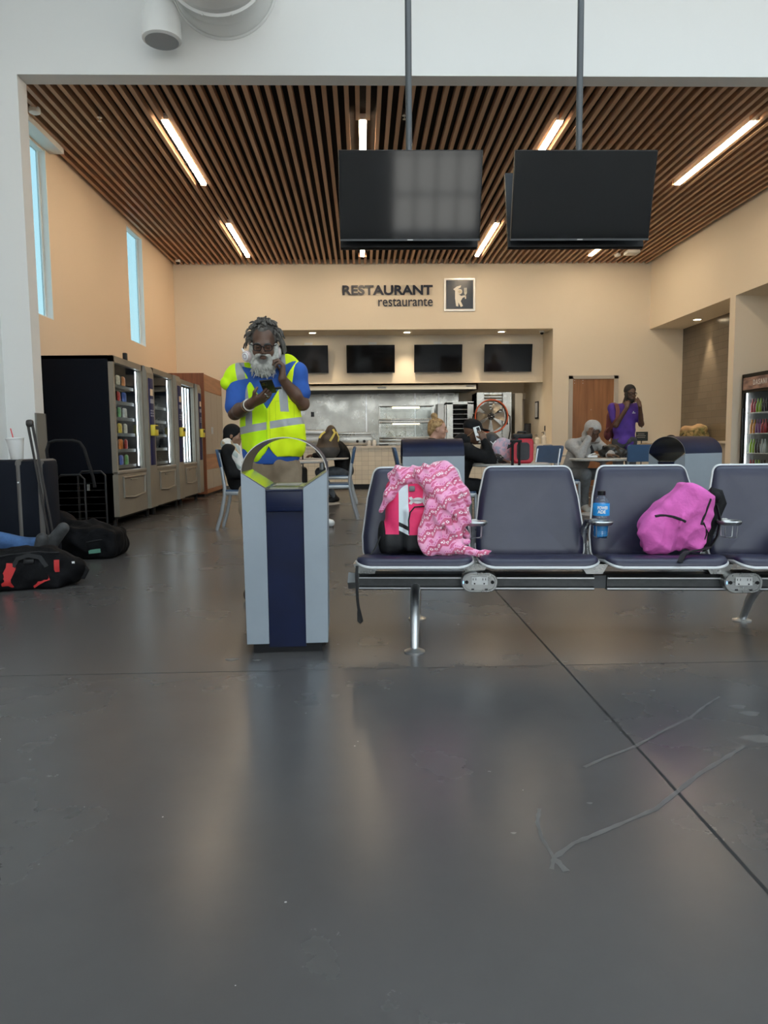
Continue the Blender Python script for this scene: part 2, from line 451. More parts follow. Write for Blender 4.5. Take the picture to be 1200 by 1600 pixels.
w = MB(); w.span((-4.12, 7.52, 4.55), (9.2, 7.72, 7.0)); w.span((-4.12, 7.52, 0), (-3.26, 7.72, 4.55)); w.span((6.24, 7.52, 0), (9.2, 7.72, 4.55))
struct('wall_front', w, M_hall)
w = MB(); w.span((-3.262, 7.505, .1), (-3.245, 7.735, 1.33), 0); w.span((-3.60, 7.722, .1), (-3.245, 7.737, 1.33)); struct('trim_1', w, M_fog)
# rear wall behind the camera: high glazing band and one pair of glass doors
w = MB(); w.span((-3.75, -5.7, 6.5), (9.4, -5.5, 7.0)); w.span((-3.75, -5.7, 0), (-3.3, -5.5, 6.5)); w.span((8.9, -5.7, 0), (9.4, -5.5, 6.5)); w.span((-3.3, -5.7, 0), (.75, -5.5, 2.55)); w.span((2.75, -5.7, 0), (8.9, -5.5, 2.55)); struct('wall_rear', w, M_hall)
w = MB()
for i in range(9): w.box((-3.3 + 12.2 * i / 8, -5.6, 4.55), (.07, .12, 4.0))
for z in (2.6, 4.4, 6.46): w.box((2.8, -5.6, z), (12.2, .11, .08))
for x in (.78, 1.27, 1.75, 2.23, 2.72): w.box((x, -5.6, 1.28), (.05, .1, 2.56))
for z in (.06, .9, 1.75): w.box((1.75, -5.6, z), (1.95, .1, .05))
wr = struct('window_3', w, M_alu)
p = MB(); p.span((-3.3, -5.603, 2.6), (8.9, -5.597, 6.45)); p.span((.76, -5.603, .05), (2.74, -5.597, 2.55)); p.build('pane', M_clear, wr)
# ------------------------------------------------------------------ restaurant shell
w = MB(); w.span((-4.12, 7.72, 4.86), (7.4, 16.15, 5.0), 1)
for i in range(-33, 53):
    x = i * .12
    if -3.9 < x < 6.22:
        cut = min(abs(x - f) for f in (-2.25, .06, 2.39, 4.72)) < .072    # slats stop at the light fixtures
        for a, b in (((7.73, 9.02), (11.20, 13.10), (15.37, 15.995)) if cut else ((7.73, 10.86), (10.864, 13.86), (13.864, 15.995))): w.span((x - .024, a, 4.76), (x + .024, b, 4.84), 0)
struct('ceiling', w, [M_slat, M_black_felt], smooth=False)
def wall_with_holes(x0, x1, y0, y1, z0, z1, holes):
    """slab along Y with rectangular holes (ya, yb, za, zb), sorted by y"""
    mb = MB(); y = y0
    for ya, yb, za, zb in holes:
        mb.span((x0, y, z0), (x1, ya, z1)); mb.span((x0, ya, z0), (x1, yb, za))
        if zb < z1: mb.span((x0, ya, zb), (x1, yb, z1))
        y = yb
    mb.span((x0, y, z0), (x1, y1, z1)); return mb
WIN = [(8.62, 9.72, 2.60, 4.68), (12.92, 13.78, 2.78, 4.70)]
struct('wall_left', wall_with_holes(-4.03, -3.92, 7.72, 19.0, 0, 4.86, WIN), M_tan)
for i, (ya, yb, za, zb) in enumerate(WIN):
    f = MB()
    f.span((-4.025, ya, za), (-3.93, ya + .02, zb)); f.span((-4.025, yb - .02, za), (-3.915, yb, zb)); f.span((-4.025, ya, za), (-3.93, yb, za + .015)); f.span((-4.025, ya, zb - .02), (-3.93, yb, zb))
    for y in (ya + .035, yb - .035): f.box((-4.005, y, (za + zb) / 2), (.03, .03, zb - za))
    fo = struct('window_%d' % (i + 1), f, M_white)
    p = MB(); p.span((-4.012, ya + .02, za + .015), (-4.008, yb - .02, zb - .02)); p.build('pane', M_sky_glass, fo)
w = MB(); w.span((-3.92, 7.73, 4.69), (-3.74, 9.86, 4.85)); struct('trim_2', w, M_white)
# right wall with two niches
w = MB()
w.span((6.24, 7.72, 3.37), (6.42, 16.0, 4.86)); w.span((6.24, 12.33, 0), (7.3, 12.52, 3.37)); w.span((6.24, 7.72, 0), (7.2, 9.6, 3.37))
w.span((6.42, 12.52, 3.37), (7.1, 16.0, 3.5)); w.span((6.42, 7.72, 3.37), (7.3, 12.33, 3.5)); w.span((7.12, 9.6, 0), (7.3, 12.33, 3.37))
struct('wall_right', w, M_cream)
w = MB(); w.span((6.97, 12.52, 0), (7.1, 16.0, 3.37)); struct('wall_niche', w, M_brown_tile, smooth=False)
# back wall with serving opening
w = MB()
w.span((-4.17, 16, 0), (-2.15, 16.15, 4.86)); w.span((-2.15, 16, 3.4), (4.135, 16.15, 4.86)); w.span((4.135, 16, 0), (7.1, 16.15, 4.86))
w.span((-2.3, 16.15, 3.4), (4.3, 17.0, 3.5)); w.span((-2.15, 16.85, 2.33), (4.135, 17.0, 3.4)); w.span((4.135, 16.15, 0), (4.27, 18.8, 3.4)); w.span((-2.65, 16.15, 0), (-2.5, 18.8, 3.4))
struct('wall_back', w, M_cream)
w = MB(); w.span((-2.65, 18.8, 0), (4.3, 18.95, 3.4)); w.span((-2.5, 17.0, 2.75), (4.135, 18.8, 2.85)); w.span((-2.5, 16.15, 2.33), (-2.15, 17, 3.4)); struct('wall_kitchen', w, M_cream)
w = MB(); w.span((-2.5, 18.70, .9), (2.45, 18.76, 2.75), 0)
for x in (-1.52, .12, 1.35, 1.95): w.box((x, 18.69, 1.82), (.03, .02, 1.85), 1)
struct('trim_3', w, [M_steel, M_alu])
w = MB(); w.span((3.72, 17.9, 0), (3.90, 18.78, 2.15)); w.span((3.3, 18.6, 2.05), (4.13, 18.78, 2.2)); struct('trim_4', w, M_cream)
# baseboards
w = MB(); w.span((4.14, 15.985, 0), (4.48, 16, .1)); w.span((5.58, 15.985, 0), (6.24, 16, .1)); w.span((-3.92, 15.985, 0), (-2.15, 16, .1)); struct('baseboard_back', w, M_darkgrey)
w = MB(); w.span((-3.92, 7.72, 0), (-3.905, 16, .1)); struct('baseboard_left', w, M_darkgrey)
# door in the back wall
w = MB(); w.span((4.49, 15.95, 0), (4.57, 16.02, 2.39)); w.span((5.47, 15.95, 0), (5.56, 16.02, 2.39)); w.span((4.49, 15.95, 2.32), (5.56, 16.02, 2.39))
d1 = struct('door_1', w, M_doorframe)
p = MB(); p.span((4.57, 15.975, .01), (5.47, 16.0, 2.32)); p.build('door_leaf', M_door, d1)
p = MB()
for dx, dz in ((.04, .03), (.04, .09), (.22, .03), (.22, .09)): p.box((4.57 + dx, 15.972, 2.32 - dz), (.012, .006, .012))
p.box((5.40, 15.97, 1.03), (.03, .012, .12)); p.tube([(5.40, 15.97, 1.03), (5.40, 15.93, 1.03), (5.31, 15.93, 1.03)], .009); p.build('door_hardware', M_alu, d1)
p = MB(); p.ball((4.98, 15.974, 1.66), .008, n=8); p.build('peephole', M_alu, d1)

# ------------------------------------------------------------------ ceiling fixtures
def linear(cx, y0, y1, lab):
    t = thing('linear_light', lab, 'ceiling light', (cx, (y0 + y1) / 2, 4.76), 0, 'linear ceiling lights between the wood slats'); L = (y1 - y0) / 2
    b = MB(); b.box((0, 0, .045), (.09, 2 * L + .03, .07)); b.build('housing', M_white, t)
    b = MB(); b.box((0, 0, .002), (.074, 2 * L, .03), bev=.01); b.build('diffuser', M_led, t)
xs = [-2.25, .06, 2.39, 4.72]
nm = ['far left column, beside the window wall', 'centre-left column behind the left hanging screen', 'third column, behind the right hanging screen', 'far right column nearest the niche wall']
for r, (a, b, rn) in enumerate(((9.04, 11.18, 'near'), (13.12, 15.35, 'rear'))):
    for i, x in enumerate(xs): linear(x, a, b, '%s glowing strip light in the slat ceiling, %s' % (rn, nm[i]))
def downlight(name, lab, x, y, z, grp):
    t = thing(name, lab, 'downlight', (x, y, z), 0, grp)
    b = MB(); b.lathe([(.10, 0), (.10, -.008), (.075, -.008), (.07, -.002)], n=28, cap=False); b.build('trim_ring', M_alu, t)
    b = MB(); b.lathe([(.072, -.004), (.072, -.002)], n=24); b.build('lens', M_down, t)
for x, n in ((-1.05, 'left'), (1.02, 'middle'), (3.1, 'right')):
    downlight('recessed_downlight', 'round recessed downlight in the soffit over the serving counter, %s one' % n, x, 16.42, 3.4, 'downlights over the serving counter')
downlight('recessed_downlight', 'round recessed downlight over the brown tiled niche, near the back wall', 6.70, 14.75, 3.37, 'downlights in the tiled niche')
downlight('recessed_downlight', 'round recessed downlight over the brown tiled niche, beside the pier', 6.70, 13.05, 3.37, 'downlights in the tiled niche')
def single(name, mb, mat, lab, cat, loc, group=None, **k):
    return props(mb.build(name, mat, None, loc, **k), lab, cat, group)
def detector(x, y, lab):
    b = MB(); b.lathe([(.06, .03), (.065, 0), (.06, -.025), (.03, -.04)], n=20); single('smoke_detector', b, M_white, lab, 'smoke detector', (x, y, 4.745))
detector(5.24, 15.23, 'small round white smoke detector on the slat ceiling beside the square white box')
detector(-3.62, 8.75, 'round white smoke detector in the front left corner of the slat ceiling')
b = MB(); b.box((0, 0, 0), (.26, .26, .07), bev=.02); single('ceiling_speaker_box', b, M_white, 'square white box on the slat ceiling near the right wall', 'ceiling device', (5.45, 15.0, 4.73))
b = MB(); b.lathe([(.05, .03), (.055, 0), (.05, -.02)], n=16); b.ball((0, 0, -.025), .04, 1); single('dome_camera', b, [M_white, M_black], 'white dome camera at the back left corner of the slat ceiling', 'camera', (-3.72, 15.6, 4.735))
b = MB(); b.lathe([(.05, .03), (.055, 0), (.05, -.02)], n=16); b.ball((0, 0, -.025), .04, 1); single('dome_camera', b, [M_white, M_black], 'small dome camera in the corner of the serving counter soffit', 'camera', (3.98, 16.35, 3.385))
for x, y, l in ((-2.97, 8.95, 'small sprinkler head hanging from the slat ceiling on the left'), (.54, 8.88, 'small sprinkler head hanging from the slat ceiling beside the left screen pole')):
    b = MB(); b.tube([(0, 0, .08), (0, 0, 0)], .012); b.lathe([(.03, -.002), (.03, .002)], n=14); b.tube([(0, 0, 0), (0, 0, -.04)], .006); b.lathe([(.022, -.042), (.022, -.039)], n=12)
    single('sprinkler_head', b, M_alu, l, 'sprinkler', (x, y, 4.755))
# duct
t = thing('air_duct', 'large round white air duct with a flange, running out of the wall over the opening', 'duct', (-1.26, 6.4, 5.37))
b = MB(); prof = []
for i in range(30):
    y = -6.0 + 7.12 * i / 29; prof += [(.485, y), (.489, y + .012), (.485, y + .024)]
b.lathe(prof, n=56, axis=(0, 1, 0), cap=False); b.build('barrel', M_white, t)
b = MB(); b.lathe([(.487, .70), (.515, .705), (.515, .735), (.487, .74)], n=56, axis=(0, 1, 0), cap=False)
for i in range(12): a = 2 * PI * (i + .5) / 12; b.ball((.517 * math.cos(a), .695, .517 * math.sin(a)), .012, n=8)
b.build('flange', M_white, t)
b = MB(); b.lathe([(.49, 1.09), (.505, 1.11), (.505, 1.115)], n=56, axis=(0, 1, 0), cap=False); b.build('collar', M_white, t)
for i, y in enumerate((-1.5, -4.0)): b = MB(); b.tube([(0, y, .48), (0, y, 1.62)], .006, 8); b.build('hanger', M_alu, t)
# pendant speaker
t = thing('pendant_speaker', 'white bell-shaped speaker hanging beside the air duct', 'speaker', (-1.79, 7.2, 4.69))
b = MB(); b.lathe([(1.2 * r, 1.2 * z) for r, z in [(.128, .0), (.146, .012), (.148, .06), (.147, .15), (.138, .21), (.115, .265), (.07, .30), (.03, .312), (.012, .315)]], n=40); b.build('housing', M_white, t)
b = MB(); b.lathe([(.151, -.003), (.151, .002)], n=36); b.build('grille', M('speaker_mesh', (.42, .44, .46), .6, bump=(900, .4)), t)
b = MB(); b.tube([(0, 0, .37), (0, 0, 2.32)], .009, 8); b.build('cord', M_white, t)

# ------------------------------------------------------------------ hanging screens
def tv(name, lab, cx, cy, cz, wd, ht, tilt, face, grp, win=False):
    """face -1 looks to -Y (to us); tilt tips the screen downwards"""
    t = thing(name, lab, 'television', (cx, cy, cz), 0 if face < 0 else PI, grp)
    R = Matrix.Rotation(math.radians(tilt), 3, 'X')   # x right, y back, z up
    def put(mb): return mb.map(lambda v: R @ v)
    b = MB(); b.box((0, .022, 0), (wd, .04, ht), bev=.006); b.box((0, .05, -.05), (wd * .7, .045, ht * .6), bev=.012); put(b).build('case', M_black, t)
    b = MB(); b.span((-wd / 2 + .008, -.001, -ht / 2 + .016), (wd / 2 - .008, .004, ht / 2 - .008)); put(b).build('screen', M_screen, t)
    b = MB(); b.span((-wd / 2, -.002, -ht / 2), (wd / 2, .003, -ht / 2 + .014)); put(b).build('bezel', M_darkgrey, t)
    b = MB(); b.box((0, -.003, -ht / 2 + .007), (.045, .002, .006)); put(b).build('badge', M_alu, t)
for cx, side in ((.41, 'left'), (1.79, 'right')):
    t = thing('screen_pole', 'black ceiling pole carrying the %s pair of hanging screens' % side, 'pole', (cx, 6.17, 2.94))
    b = MB(); b.tube([(0, 0, -.2), (0, 0, 4.05)], .026, 16); b.build('pole', M_darkgrey, t)
    b = MB(); b.box((0, 0, 0), (.5, .05, .34)); b.box((0, 0, .12), (.46, .22, .03)); b.box((0, 0, -.12), (.46, .10, .03)); b.build('bracket', M_black, t)
    b = MB(); b.lathe([(.09, 4.03), (.09, 4.06)], n=20); b.build('ceiling_plate', M_darkgrey, t)
    tv('television', 'large black television tilted down toward us on the %s ceiling pole' % side, cx, 6.03, 2.94, 1.13, .665, 14, -1, 'televisions hung back to back')
    tv('television', 'rear-facing television behind the %s hanging screen, only its edge showing' % side, cx, 6.33, 2.905, 1.13, .665, 14, 1, 'televisions hung back to back')
for i, (cx, n) in enumerate(((-1.27, 'first menu television over the counter, beside the head of the man in the vest'), (.22, 'second menu television over the counter from the left, dark'), (1.735, 'third menu television over the counter from the left, dark'), (3.315, 'rightmost menu television over the counter, near the recess corner'))):
    tv('menu_television', n, cx, 16.72, 2.86, 1.08, .615, 9, -1, 'menu televisions over the serving counter')
    b = MB(); b.box((.1 - .05 * i, .0, 0), (.18, .02, .05)); single('cable_box', b, M_white, 'small white junction box above the %s menu television' % ('leftmost', 'second', 'third', 'rightmost')[i], 'junction box', (cx, 16.838, 3.22))

# ------------------------------------------------------------------ wall sign
M_navy_letter = M('navy_letter', (.012, .018, .04), .28)
t = thing('wall_lettering', 'dark RESTAURANT restaurante lettering on the back wall', 'sign', (-.371, 15.99, 3.88))
RX = Matrix.Rotation(PI / 2, 3, 'X')
def put_text(txt, wd, x, z, depth, mat, name, parent, bold=0., R=RX, ht=None, y=0.):
    vs, fs = text_mesh(txt, wd, ht, depth, bold); b = MB(); b.add([R @ Vector(v) + Vector((x, y, z)) for v in vs], fs)
    return b.build(name, mat, parent, sharp=30)
put_text('RESTAURANT', 1.916, 0, .235, .02, M_navy_letter, 'heading', t, bold=.03, ht=.205)
put_text('restaurante', 1.158, .757, 0, .012, M_navy_letter, 'subheading', t, bold=.002, ht=.165)
t = thing('pictogram_sign', 'square navy sign with a white figure holding a fork, right of the lettering', 'sign', (2.12, 15.995, 4.115))
b = MB(); b.box((0, -.01, 0), (.66, .02, .68)); b.build('frame', M_alu, t)
b = MB(); b.box((0, -.022, 0), (.61, .006, .63)); b.build('border', M_white, t)
b = MB(); b.box((0, -.026, 0), (.575, .006, .595)); b.build('panel', M('sign_navy', (.03, .05, .085), .25), t)
b = MB(); fy = -.0295
def flat(poly): b.add([(x, fy, z) for x, z in poly] + [(x, fy - .003, z) for x, z in poly], [tuple(range(len(poly)))[::-1], tuple(range(len(poly), 2 * len(poly)))] + [(k, (k + 1) % len(poly), len(poly) + (k + 1) % len(poly), len(poly) + k) for k in range(len(poly))][::-1])
flat([(-.14, .11), (-.06, .17), (.03, .19), (.02, .15), (-.03, .12), (-.04, .02), (.03, -.03), (.14, .0), (.13, -.04), (.06, -.07), (.02, -.14), (.07, -.24), (.02, -.26), (-.03, -.16), (-.03, -.25), (-.08, -.24), (-.1, -.08), (-.1, .08)])
for x in (.10, .122, .144): flat([(x - .006, .14), (x + .006, .14), (x + .006, .04), (x - .006, .04)])
flat([(.09, .06), (.155, .06), (.15, .02), (.135, .0), (.135, -.09), (.11, -.09), (.11, .0), (.095, .02)])
flat([(.0 + .055 * math.cos(a), .06 + .055 * math.sin(a)) for a in [2 * PI * i / 18 for i in range(18)]])
b.build('figure', M('sign_cream', (.82, .8, .74), .4), t)
b = MB(); b.add([(.033 * math.cos(a), fy - .004, .06 + .033 * math.sin(a)) for a in [2 * PI * i / 18 for i in range(18)]], [tuple(range(18))]); b.build('plate_centre', M('sign_sand', (.6, .55, .42), .4), t)
# ================================================================== beam seating
def vinyl_fn(nt, b):
    n = ramp(nt, noise(nt, 7, 4), .3, .7); c = mixc(nt, n, (.012, .013, .036), (.021, .020, .045)); nt.links.new(c.s, b.inputs['Base Color'])
M_vinyl = M('navy_vinyl', rough=.36, spec=.5, fn=vinyl_fn, bump=(420, .05))
M_edge = M('pale_edge_trim', (.50, .50, .50), .4, .3)
M_beam = M('beam_grey', (.085, .088, .09), .42, .5, var=(30, .15))
M_castalu = M('cast_aluminium', (.46, .46, .45), .36, .9, rvar=(12, .22, .4))
M_white_pl = M('white_plastic', (.8, .8, .79), .35)
bench = thing('airport_bench', 'four-seat navy vinyl airport bench on one steel beam with cup holders', 'bench', (.27, 3.77, 0), math.radians(-5.4))
REC = math.radians(14)
CS = [0.0, .598, 1.198, 1.80]
for cx in CS:
    out = rpoly([(-.278, 0), (.278, 0), (.283, .12), (.258, .33), (.222, .49), (-.222, .49), (-.258, .33), (-.283, .12)], [.05, .05, .06, .1, .045, .045, .1, .06], 6)
    def bk(v, cx=cx):
        t = .125 + v.y * math.sin(REC) - v.z * math.cos(REC) - .32 * v.x ** 2 - .05 * (1 - (v.y / .49 - .35) ** 2 * 2) * 0
        return Vector((cx + v.x, t, .385 + v.y * math.cos(REC) - v.z * math.sin(REC) * 0))
    b = MB(); pillow(b, out, [(.04, -.02), (.0, -.010), (0, .008), (.008, .022), (.035, .034), (.08, .038), (.16, .036), (1, .032)]); b.map(bk)
    bo = b.build('backrest', M_vinyl, bench, sharp=60)
    b = MB(); b.tube([(p[0] * 1.0, p[1], -.004) for p in out], .0085, 8, closed=True); b.map(bk); b.build('edge_trim', M_edge, bo)
    so = rpoly([(-.285, -.285), (.285, -.285), (.27, .17), (-.27, .17)], [.07, .07, .04, .04], 7)
    def st(v, cx=cx):
        z = .432 + v.z - .13 * (v.y + .28); e = max(0, abs(v.x) - .17) / .115; z += .014 * e * e
        if v.y < -.17: z -= 1.6 * (v.y + .17) ** 2
        z -= .008 * math.exp(-(v.x / .15) ** 2 - ((v.y + .0) / .15) ** 2)
        return Vector((cx + v.x, v.y, z))
    b = MB(); pillow(b, so, [(.05, -.022), (.0, -.014), (0, 0), (.008, .012), (.03, .022), (.08, .027), (.16, .027), (1, .025)]); b.map(st)
    s_ = b.build('seat', M_vinyl, bench, sharp=60)
    b = MB(); b.tube([(p[0], p[1], -.014) for p in so], .0075, 8, closed=True); b.map(st); b.build('edge_trim', M_edge, s_)
b = MB()
prof = [(-.055, .245), (.045, .245), (.045, .325), (-.035, .325), (-.045, .315), (-.06, .312), (-.06, .305), (-.05, .30), (-.05, .265), (-.06, .26), (-.06, .25)]
def beam(x0, x1): b.add([(x, y, z) for x in (x0, x1) for y, z in prof], [tuple(range(11))[::-1], tuple(range(11, 22))] + [(k, (k + 1) % 11, 11 + (k + 1) % 11, 11 + k) for k in range(11)])
for x0, x1 in ((-.29, .90), (.965, 2.14)): beam(x0, x1)
b.box((.93, 0, .285), (.1, .07, .065), 1)
for x0, x1 in ((-.29, .90), (.965, 2.14)):
    for z in (.3085, .255): b.box(((x0 + x1) / 2, -.0605, z), (x1 - x0, .002, .007), 2)
b.build('beam', [M_beam, M_darkgrey, M_alu], bench, smooth=False)
b = MB(); b.tube([(-.35, -.005, .283), (-.29, -.005, .283)], [.060, .050], 4, sq=(.9, .75)); b.build('end_cap', M('end_cap_grey', (.20, .20, .195), .5, .3), bench, smooth=False)
for cx in (-.25, .30, .90, 1.51, 2.08):
    b = MB(); b.prism([(-.07, .38), (.07, .38), (.04, .33), (-.04, .33)], .12, (cx, .06, 0), Matrix(((1, 0, 0), (0, 0, -1), (0, 1, 0)))); b.box((cx, .08, .375), (.05, .14, .022)); b.box((cx, .14, .42), (.035, .02, .1)); b.build('bracket', M_castalu, bench)
def cup(cx, side):
    b = MB(); b.tube([(cx + side, .13, .385), (cx + side, .125, .46), (cx + side, .105, .54), (cx + side * .8, .06, .585), (cx + side * .3, -.02, .594)], [.022, .02, .019, .02, .022], 14, sq=(.55, 1.0)); a = b.build('armrest', M_castalu, bench)
    b = MB(); c = (cx, -.075, .592); b.lathe([(.044, -.004), (.050, -.012), (.058, -.004), (.060, .004), (.055, .009), (.046, .006), (.043, .0), (.044, -.004)], c, 32, cap=False); b.build('cup_ring', M_castalu, a)
    b = MB()
    for k in range(2):
        a2 = PI / 4 + k * PI / 2; dx, dy = .043 * math.cos(a2), .043 * math.sin(a2)
        b.tube([(cx + dx, c[1] + dy, .588), (cx + dx * .9, c[1] + dy * .9, .522), (cx + dx * .8, c[1] + dy * .8, .516), (cx - dx * .8, c[1] - dy * .8, .516), (cx - dx * .9, c[1] - dy * .9, .522), (cx - dx, c[1] - dy, .588)], .0022, 6)
    b.build('wire_basket', M_alu, a)
cup(.305, -.005); cup(.925, -.045); cup(1.545, .0)
for cx in (.322, 1.608):
    st_ = lambda w_, h_: rrect(w_, h_, h_ * .49, 8)
    R0 = Matrix(((1, 0, 0), (0, 0, 1), (0, 1, 0)))
    b = MB(); pillow(b, st_(.182, .102), [(0, -.085), (0, .0), (.004, .004), (.012, .004), (.014, .001), (1, .001)]); b.map(lambda v, cx=cx: Vector((cx + v.x, -.115 - v.z, .297 + v.y))); po = b.build('power_outlet', M_castalu, bench)
    b = MB(); b.box((cx, -.118, .305), (.082, .006, .042), bev=.003); so_ = b.build('socket_plate', M_white_pl, po)
    b = MB()
    for dx in (-.024, .024):
        for ex, ez, sw in ((-.008, .008, .002), (.006, .008, .002)): b.box((cx + dx + ex, -.1213, .305 + ez), (.003, .001, .011))
        b.ball((cx + dx - .001, -.121, .291), (.004, .001, .004), n=8)
    for dx in (-.064, .064): b.lathe([(.009, 0), (.009, .004)], (cx + dx, -.118, .298), 12, axis=(0, -1, 0))
    for dx in (-.034, .034): b.box((cx + dx, -.1185, .262), (.014, .003, .006))
    b.build('slot', M_black, po)
    b = MB(); b.box((cx - .081, -.119, .297), (.003, .002, .012)); b.build('indicator', M('blue_led', (.1, .3, 1), .4, emit=((.15, .4, 1.), 4.)), po)
for sx in (0.0, 1.79):
    for fy in (-.33, .33):
        s = 1 if fy > 0 else -1
        b = MB(); b.tube([(sx, s * .015, .26), (sx, s * .09, .245), (sx, s * .17, .205), (sx, s * .245, .13), (sx, s * .295, .055), (sx, s * .322, .008)], [.024, .026, .025, .023, .02, .019], 16); lg = b.build('leg', M_alu, bench)
        b = MB(); b.lathe([(.05, 0), (.05, .006), (.035, .012), (.022, .018)], (sx, fy, 0), 24); b.build('foot', M_castalu, lg)
# ------------------------------------------------------------------ things on the bench
BL = lambda s, t, z: (.27 + s * math.cos(math.radians(5.4)) + t * math.sin(math.radians(5.4)), 3.77 - s * math.sin(math.radians(5.4)) + t * math.cos(math.radians(5.4)), z)
BZ = math.radians(-5.4)
def loop_strap(name, pts, wdt, mat, parent=None, th=.0025, side=(1, 0, 0)):
    b = MB(); sd = Vector(side).normalized(); n = len(pts); vs = []
    for i, p in enumerate(pts):
        p = Vector(p); d = (Vector(pts[min(i + 1, n - 1)]) - Vector(pts[max(i - 1, 0)])).normalized(); s = (sd - d * sd.dot(d)).normalized(); nn = d.cross(s)
        vs.append([p + s * wdt / 2 + nn * th, p - s * wdt / 2 + nn * th, p - s * wdt / 2 - nn * th, p + s * wdt / 2 - nn * th])
    b.rings(vs); return b.build(name, mat, parent)
M_web = M('black_webbing', (.008, .008, .009), .75, bump=(300, .2))
t = loop_strap('webbing_strap', [(0, 0, 0), (-.002, -.012, -.05), (.0, -.01, -.15), (.004, -.006, -.2), (.014, .0, -.245), (.02, .0, -.27), (.012, 0, -.285), (.004, 0, -.27), (.004, .002, -.22)], .014, M_web)
t.location = BL(-.275, -.293, .41); t.rotation_euler = (0, 0, BZ); props(t, 'thin black strap dangling from the left end of the bench', 'strap')

# bottle in the second cup holder
t = thing('drink_bottle', 'clear bottle of blue sports drink with black cap in the bench cup holder', 'bottle', BL(.925, -.075, .518), BZ - .12)
M_pet = glass('clear_bottle', (.93, .96, .98), .18, .05)
M_liquid = M('blue_drink', (.03, .35, .75), .08, spec=.6, fn=lambda nt, b: b.inputs['Transmission Weight'].__setattr__('default_value', .55))
prof = [(.03, 0), (.0375, .008), (.0385, .03), (.0365, .036), (.0385, .042), (.0385, .075), (.0355, .084), (.0385, .095), (.0385, .108), (.036, .115), (.039, .125), (.0395, .165), (.035, .185), (.022, .2), (.0165, .207), (.0165, .212)]
b = MB(); b.lathe(prof, n=32); b.build('body', M_pet, t)
b = MB(); b.lathe([(r - .0025, max(z, .003)) for r, z in prof if z < .08] , n=28); b.build('drink', M_liquid, t)
b = MB(); b.lathe([(.0185, .210), (.0195, .213), (.0195, .23), (.017, .233)], n=24); b.build('cap', M_black, t)
b = MB(); b.lathe([(.0398, .110), (.0405, .114), (.0405, .166), (.0398, .170)], n=32, cap=False); lb = b.build('label', M('blue_label', (.02, .30, .72), .35, var=(20, .25)), t)
for txt, z, wd in (('POWER', .1420, .054), ('ADE', .1225, .040)):
    vs, fs = text_mesh(txt, wd, .0165, .0006, .035); b = MB()
    b.add([(.0408 * math.sin((v[0] - wd / 2) / .0408 + (.12 if txt == 'POWER' else -.05)) + 0, -(.0408 + v[2]) * math.cos((v[0] - wd / 2) / .0408 + (.12 if txt == 'POWER' else -.05)), z + v[1]) for v in vs], fs); b.build('label_lettering', M_white_pl, lb)

# pink and black backpack under the blanket
def SDFpoly(S, pts, yc, half, rnd, k=.03):
    P = np.array(pts, np.float32); X, Y, Z = S.grid(); x = X[:, :, :] + 0 * Z; z = Z + 0 * X
    d = np.full(x.shape, 1e9, np.float32); sgn = np.ones(x.shape, np.float32); N = len(P)
    for i in range(N):
        a, b = P[i], P[i - 1]; e = b - a; wx, wz = x - a[0], z - a[1]; t = np.clip((wx * e[0] + wz * e[1]) / (e @ e), 0, 1)
        d = np.minimum(d, (wx - e[0] * t) ** 2 + (wz - e[1] * t) ** 2)
        c1, c2, c3 = z >= a[1], z < b[1], e[0] * wz > e[1] * wx
        m = (c1 & c2 & c3) | (~c1 & ~c2 & ~c3); sgn = np.where(m, -sgn, sgn)
    d2 = np.sqrt(d) * sgn + rnd; q = np.abs(Y - yc) - half + rnd
    e = np.minimum(np.maximum(d2, q), 0) + np.sqrt(np.maximum(d2, 0) ** 2 + np.maximum(q, 0) ** 2) - rnd
    S.put((slice(None),) * 3, e, k, False); return S
def uabag_fn(nt, b):
    x, y, z = xyz(nt)
    pink = (.87, .035, .16); c = mixc(nt, ramp(nt, noise(nt, 40, 3), .3, .7) * .25, pink, (.6, .02, .1))
    stripe = (x + .052).abs().lt(.024) * y.lt(-.055)
    v = z + x * .45; bars = v.gt(.07) * v.lt(.155) * ((v - .07).mod(.043).lt(.021))
    c = mixc(nt, stripe * v.gt(.085), c, (.72, .80, .84)); c = mixc(nt, stripe * bars, c, (.01, .01, .012))
    c = mixc(nt, z.lt(.105 - 0.0) * (stripe * v.gt(.085)).lt(.5), c, (.012, .012, .014))
    nt.links.new(c.s, b.inputs['Base Color'])
M_uabag = M('pink_black_nylon', rough=.6, fn=uabag_fn, bump=(60, .15))
t = thing('pink_backpack', 'hot pink and black backpack half covered by a blanket on the left bench seat', 'backpack', BL(-.015, -.02, .434), BZ + .12)
S = SDF((-.21, -.2, -.02), (.2, .16, .42), .006)
S.box((0, 0, .19), (.135, .085, .19), .06, .02); S.box((.035, -.085, .13), (.085, .035, .115), .03, .02); S.ell((-.125, -.01, .08), (.05, .07, .09), .02); S.ell((.125, -.01, .08), (.04, .07, .09), .02)
S.wrinkle(.004, 38, 1.); S.keep(lambda X, Y, Z: -Z - 0 * X - 0 * Y)
S.mesh('body', M_uabag, t)
b = MB(); b.tube([(-.028, -.118, .11), (-.03, -.124, .18), (-.022, -.124, .22), (-.0, -.122, .245), (.05, -.121, .248), (.11, -.115, .246)], .0035, 8); b.build('zip', M_web, t)
b = MB(); b.ball((-.155, -.02, .085), (.025, .06, .085)); b.build('mesh_pocket', M_black_soft, t)
loop_strap('shoulder_strap', [(-.13, -.03, .16), (-.17, -.06, .09), (-.20, -.09, .03), (-.235, -.11, -.005)], .022, M_web, t, side=(0, 1, 0))
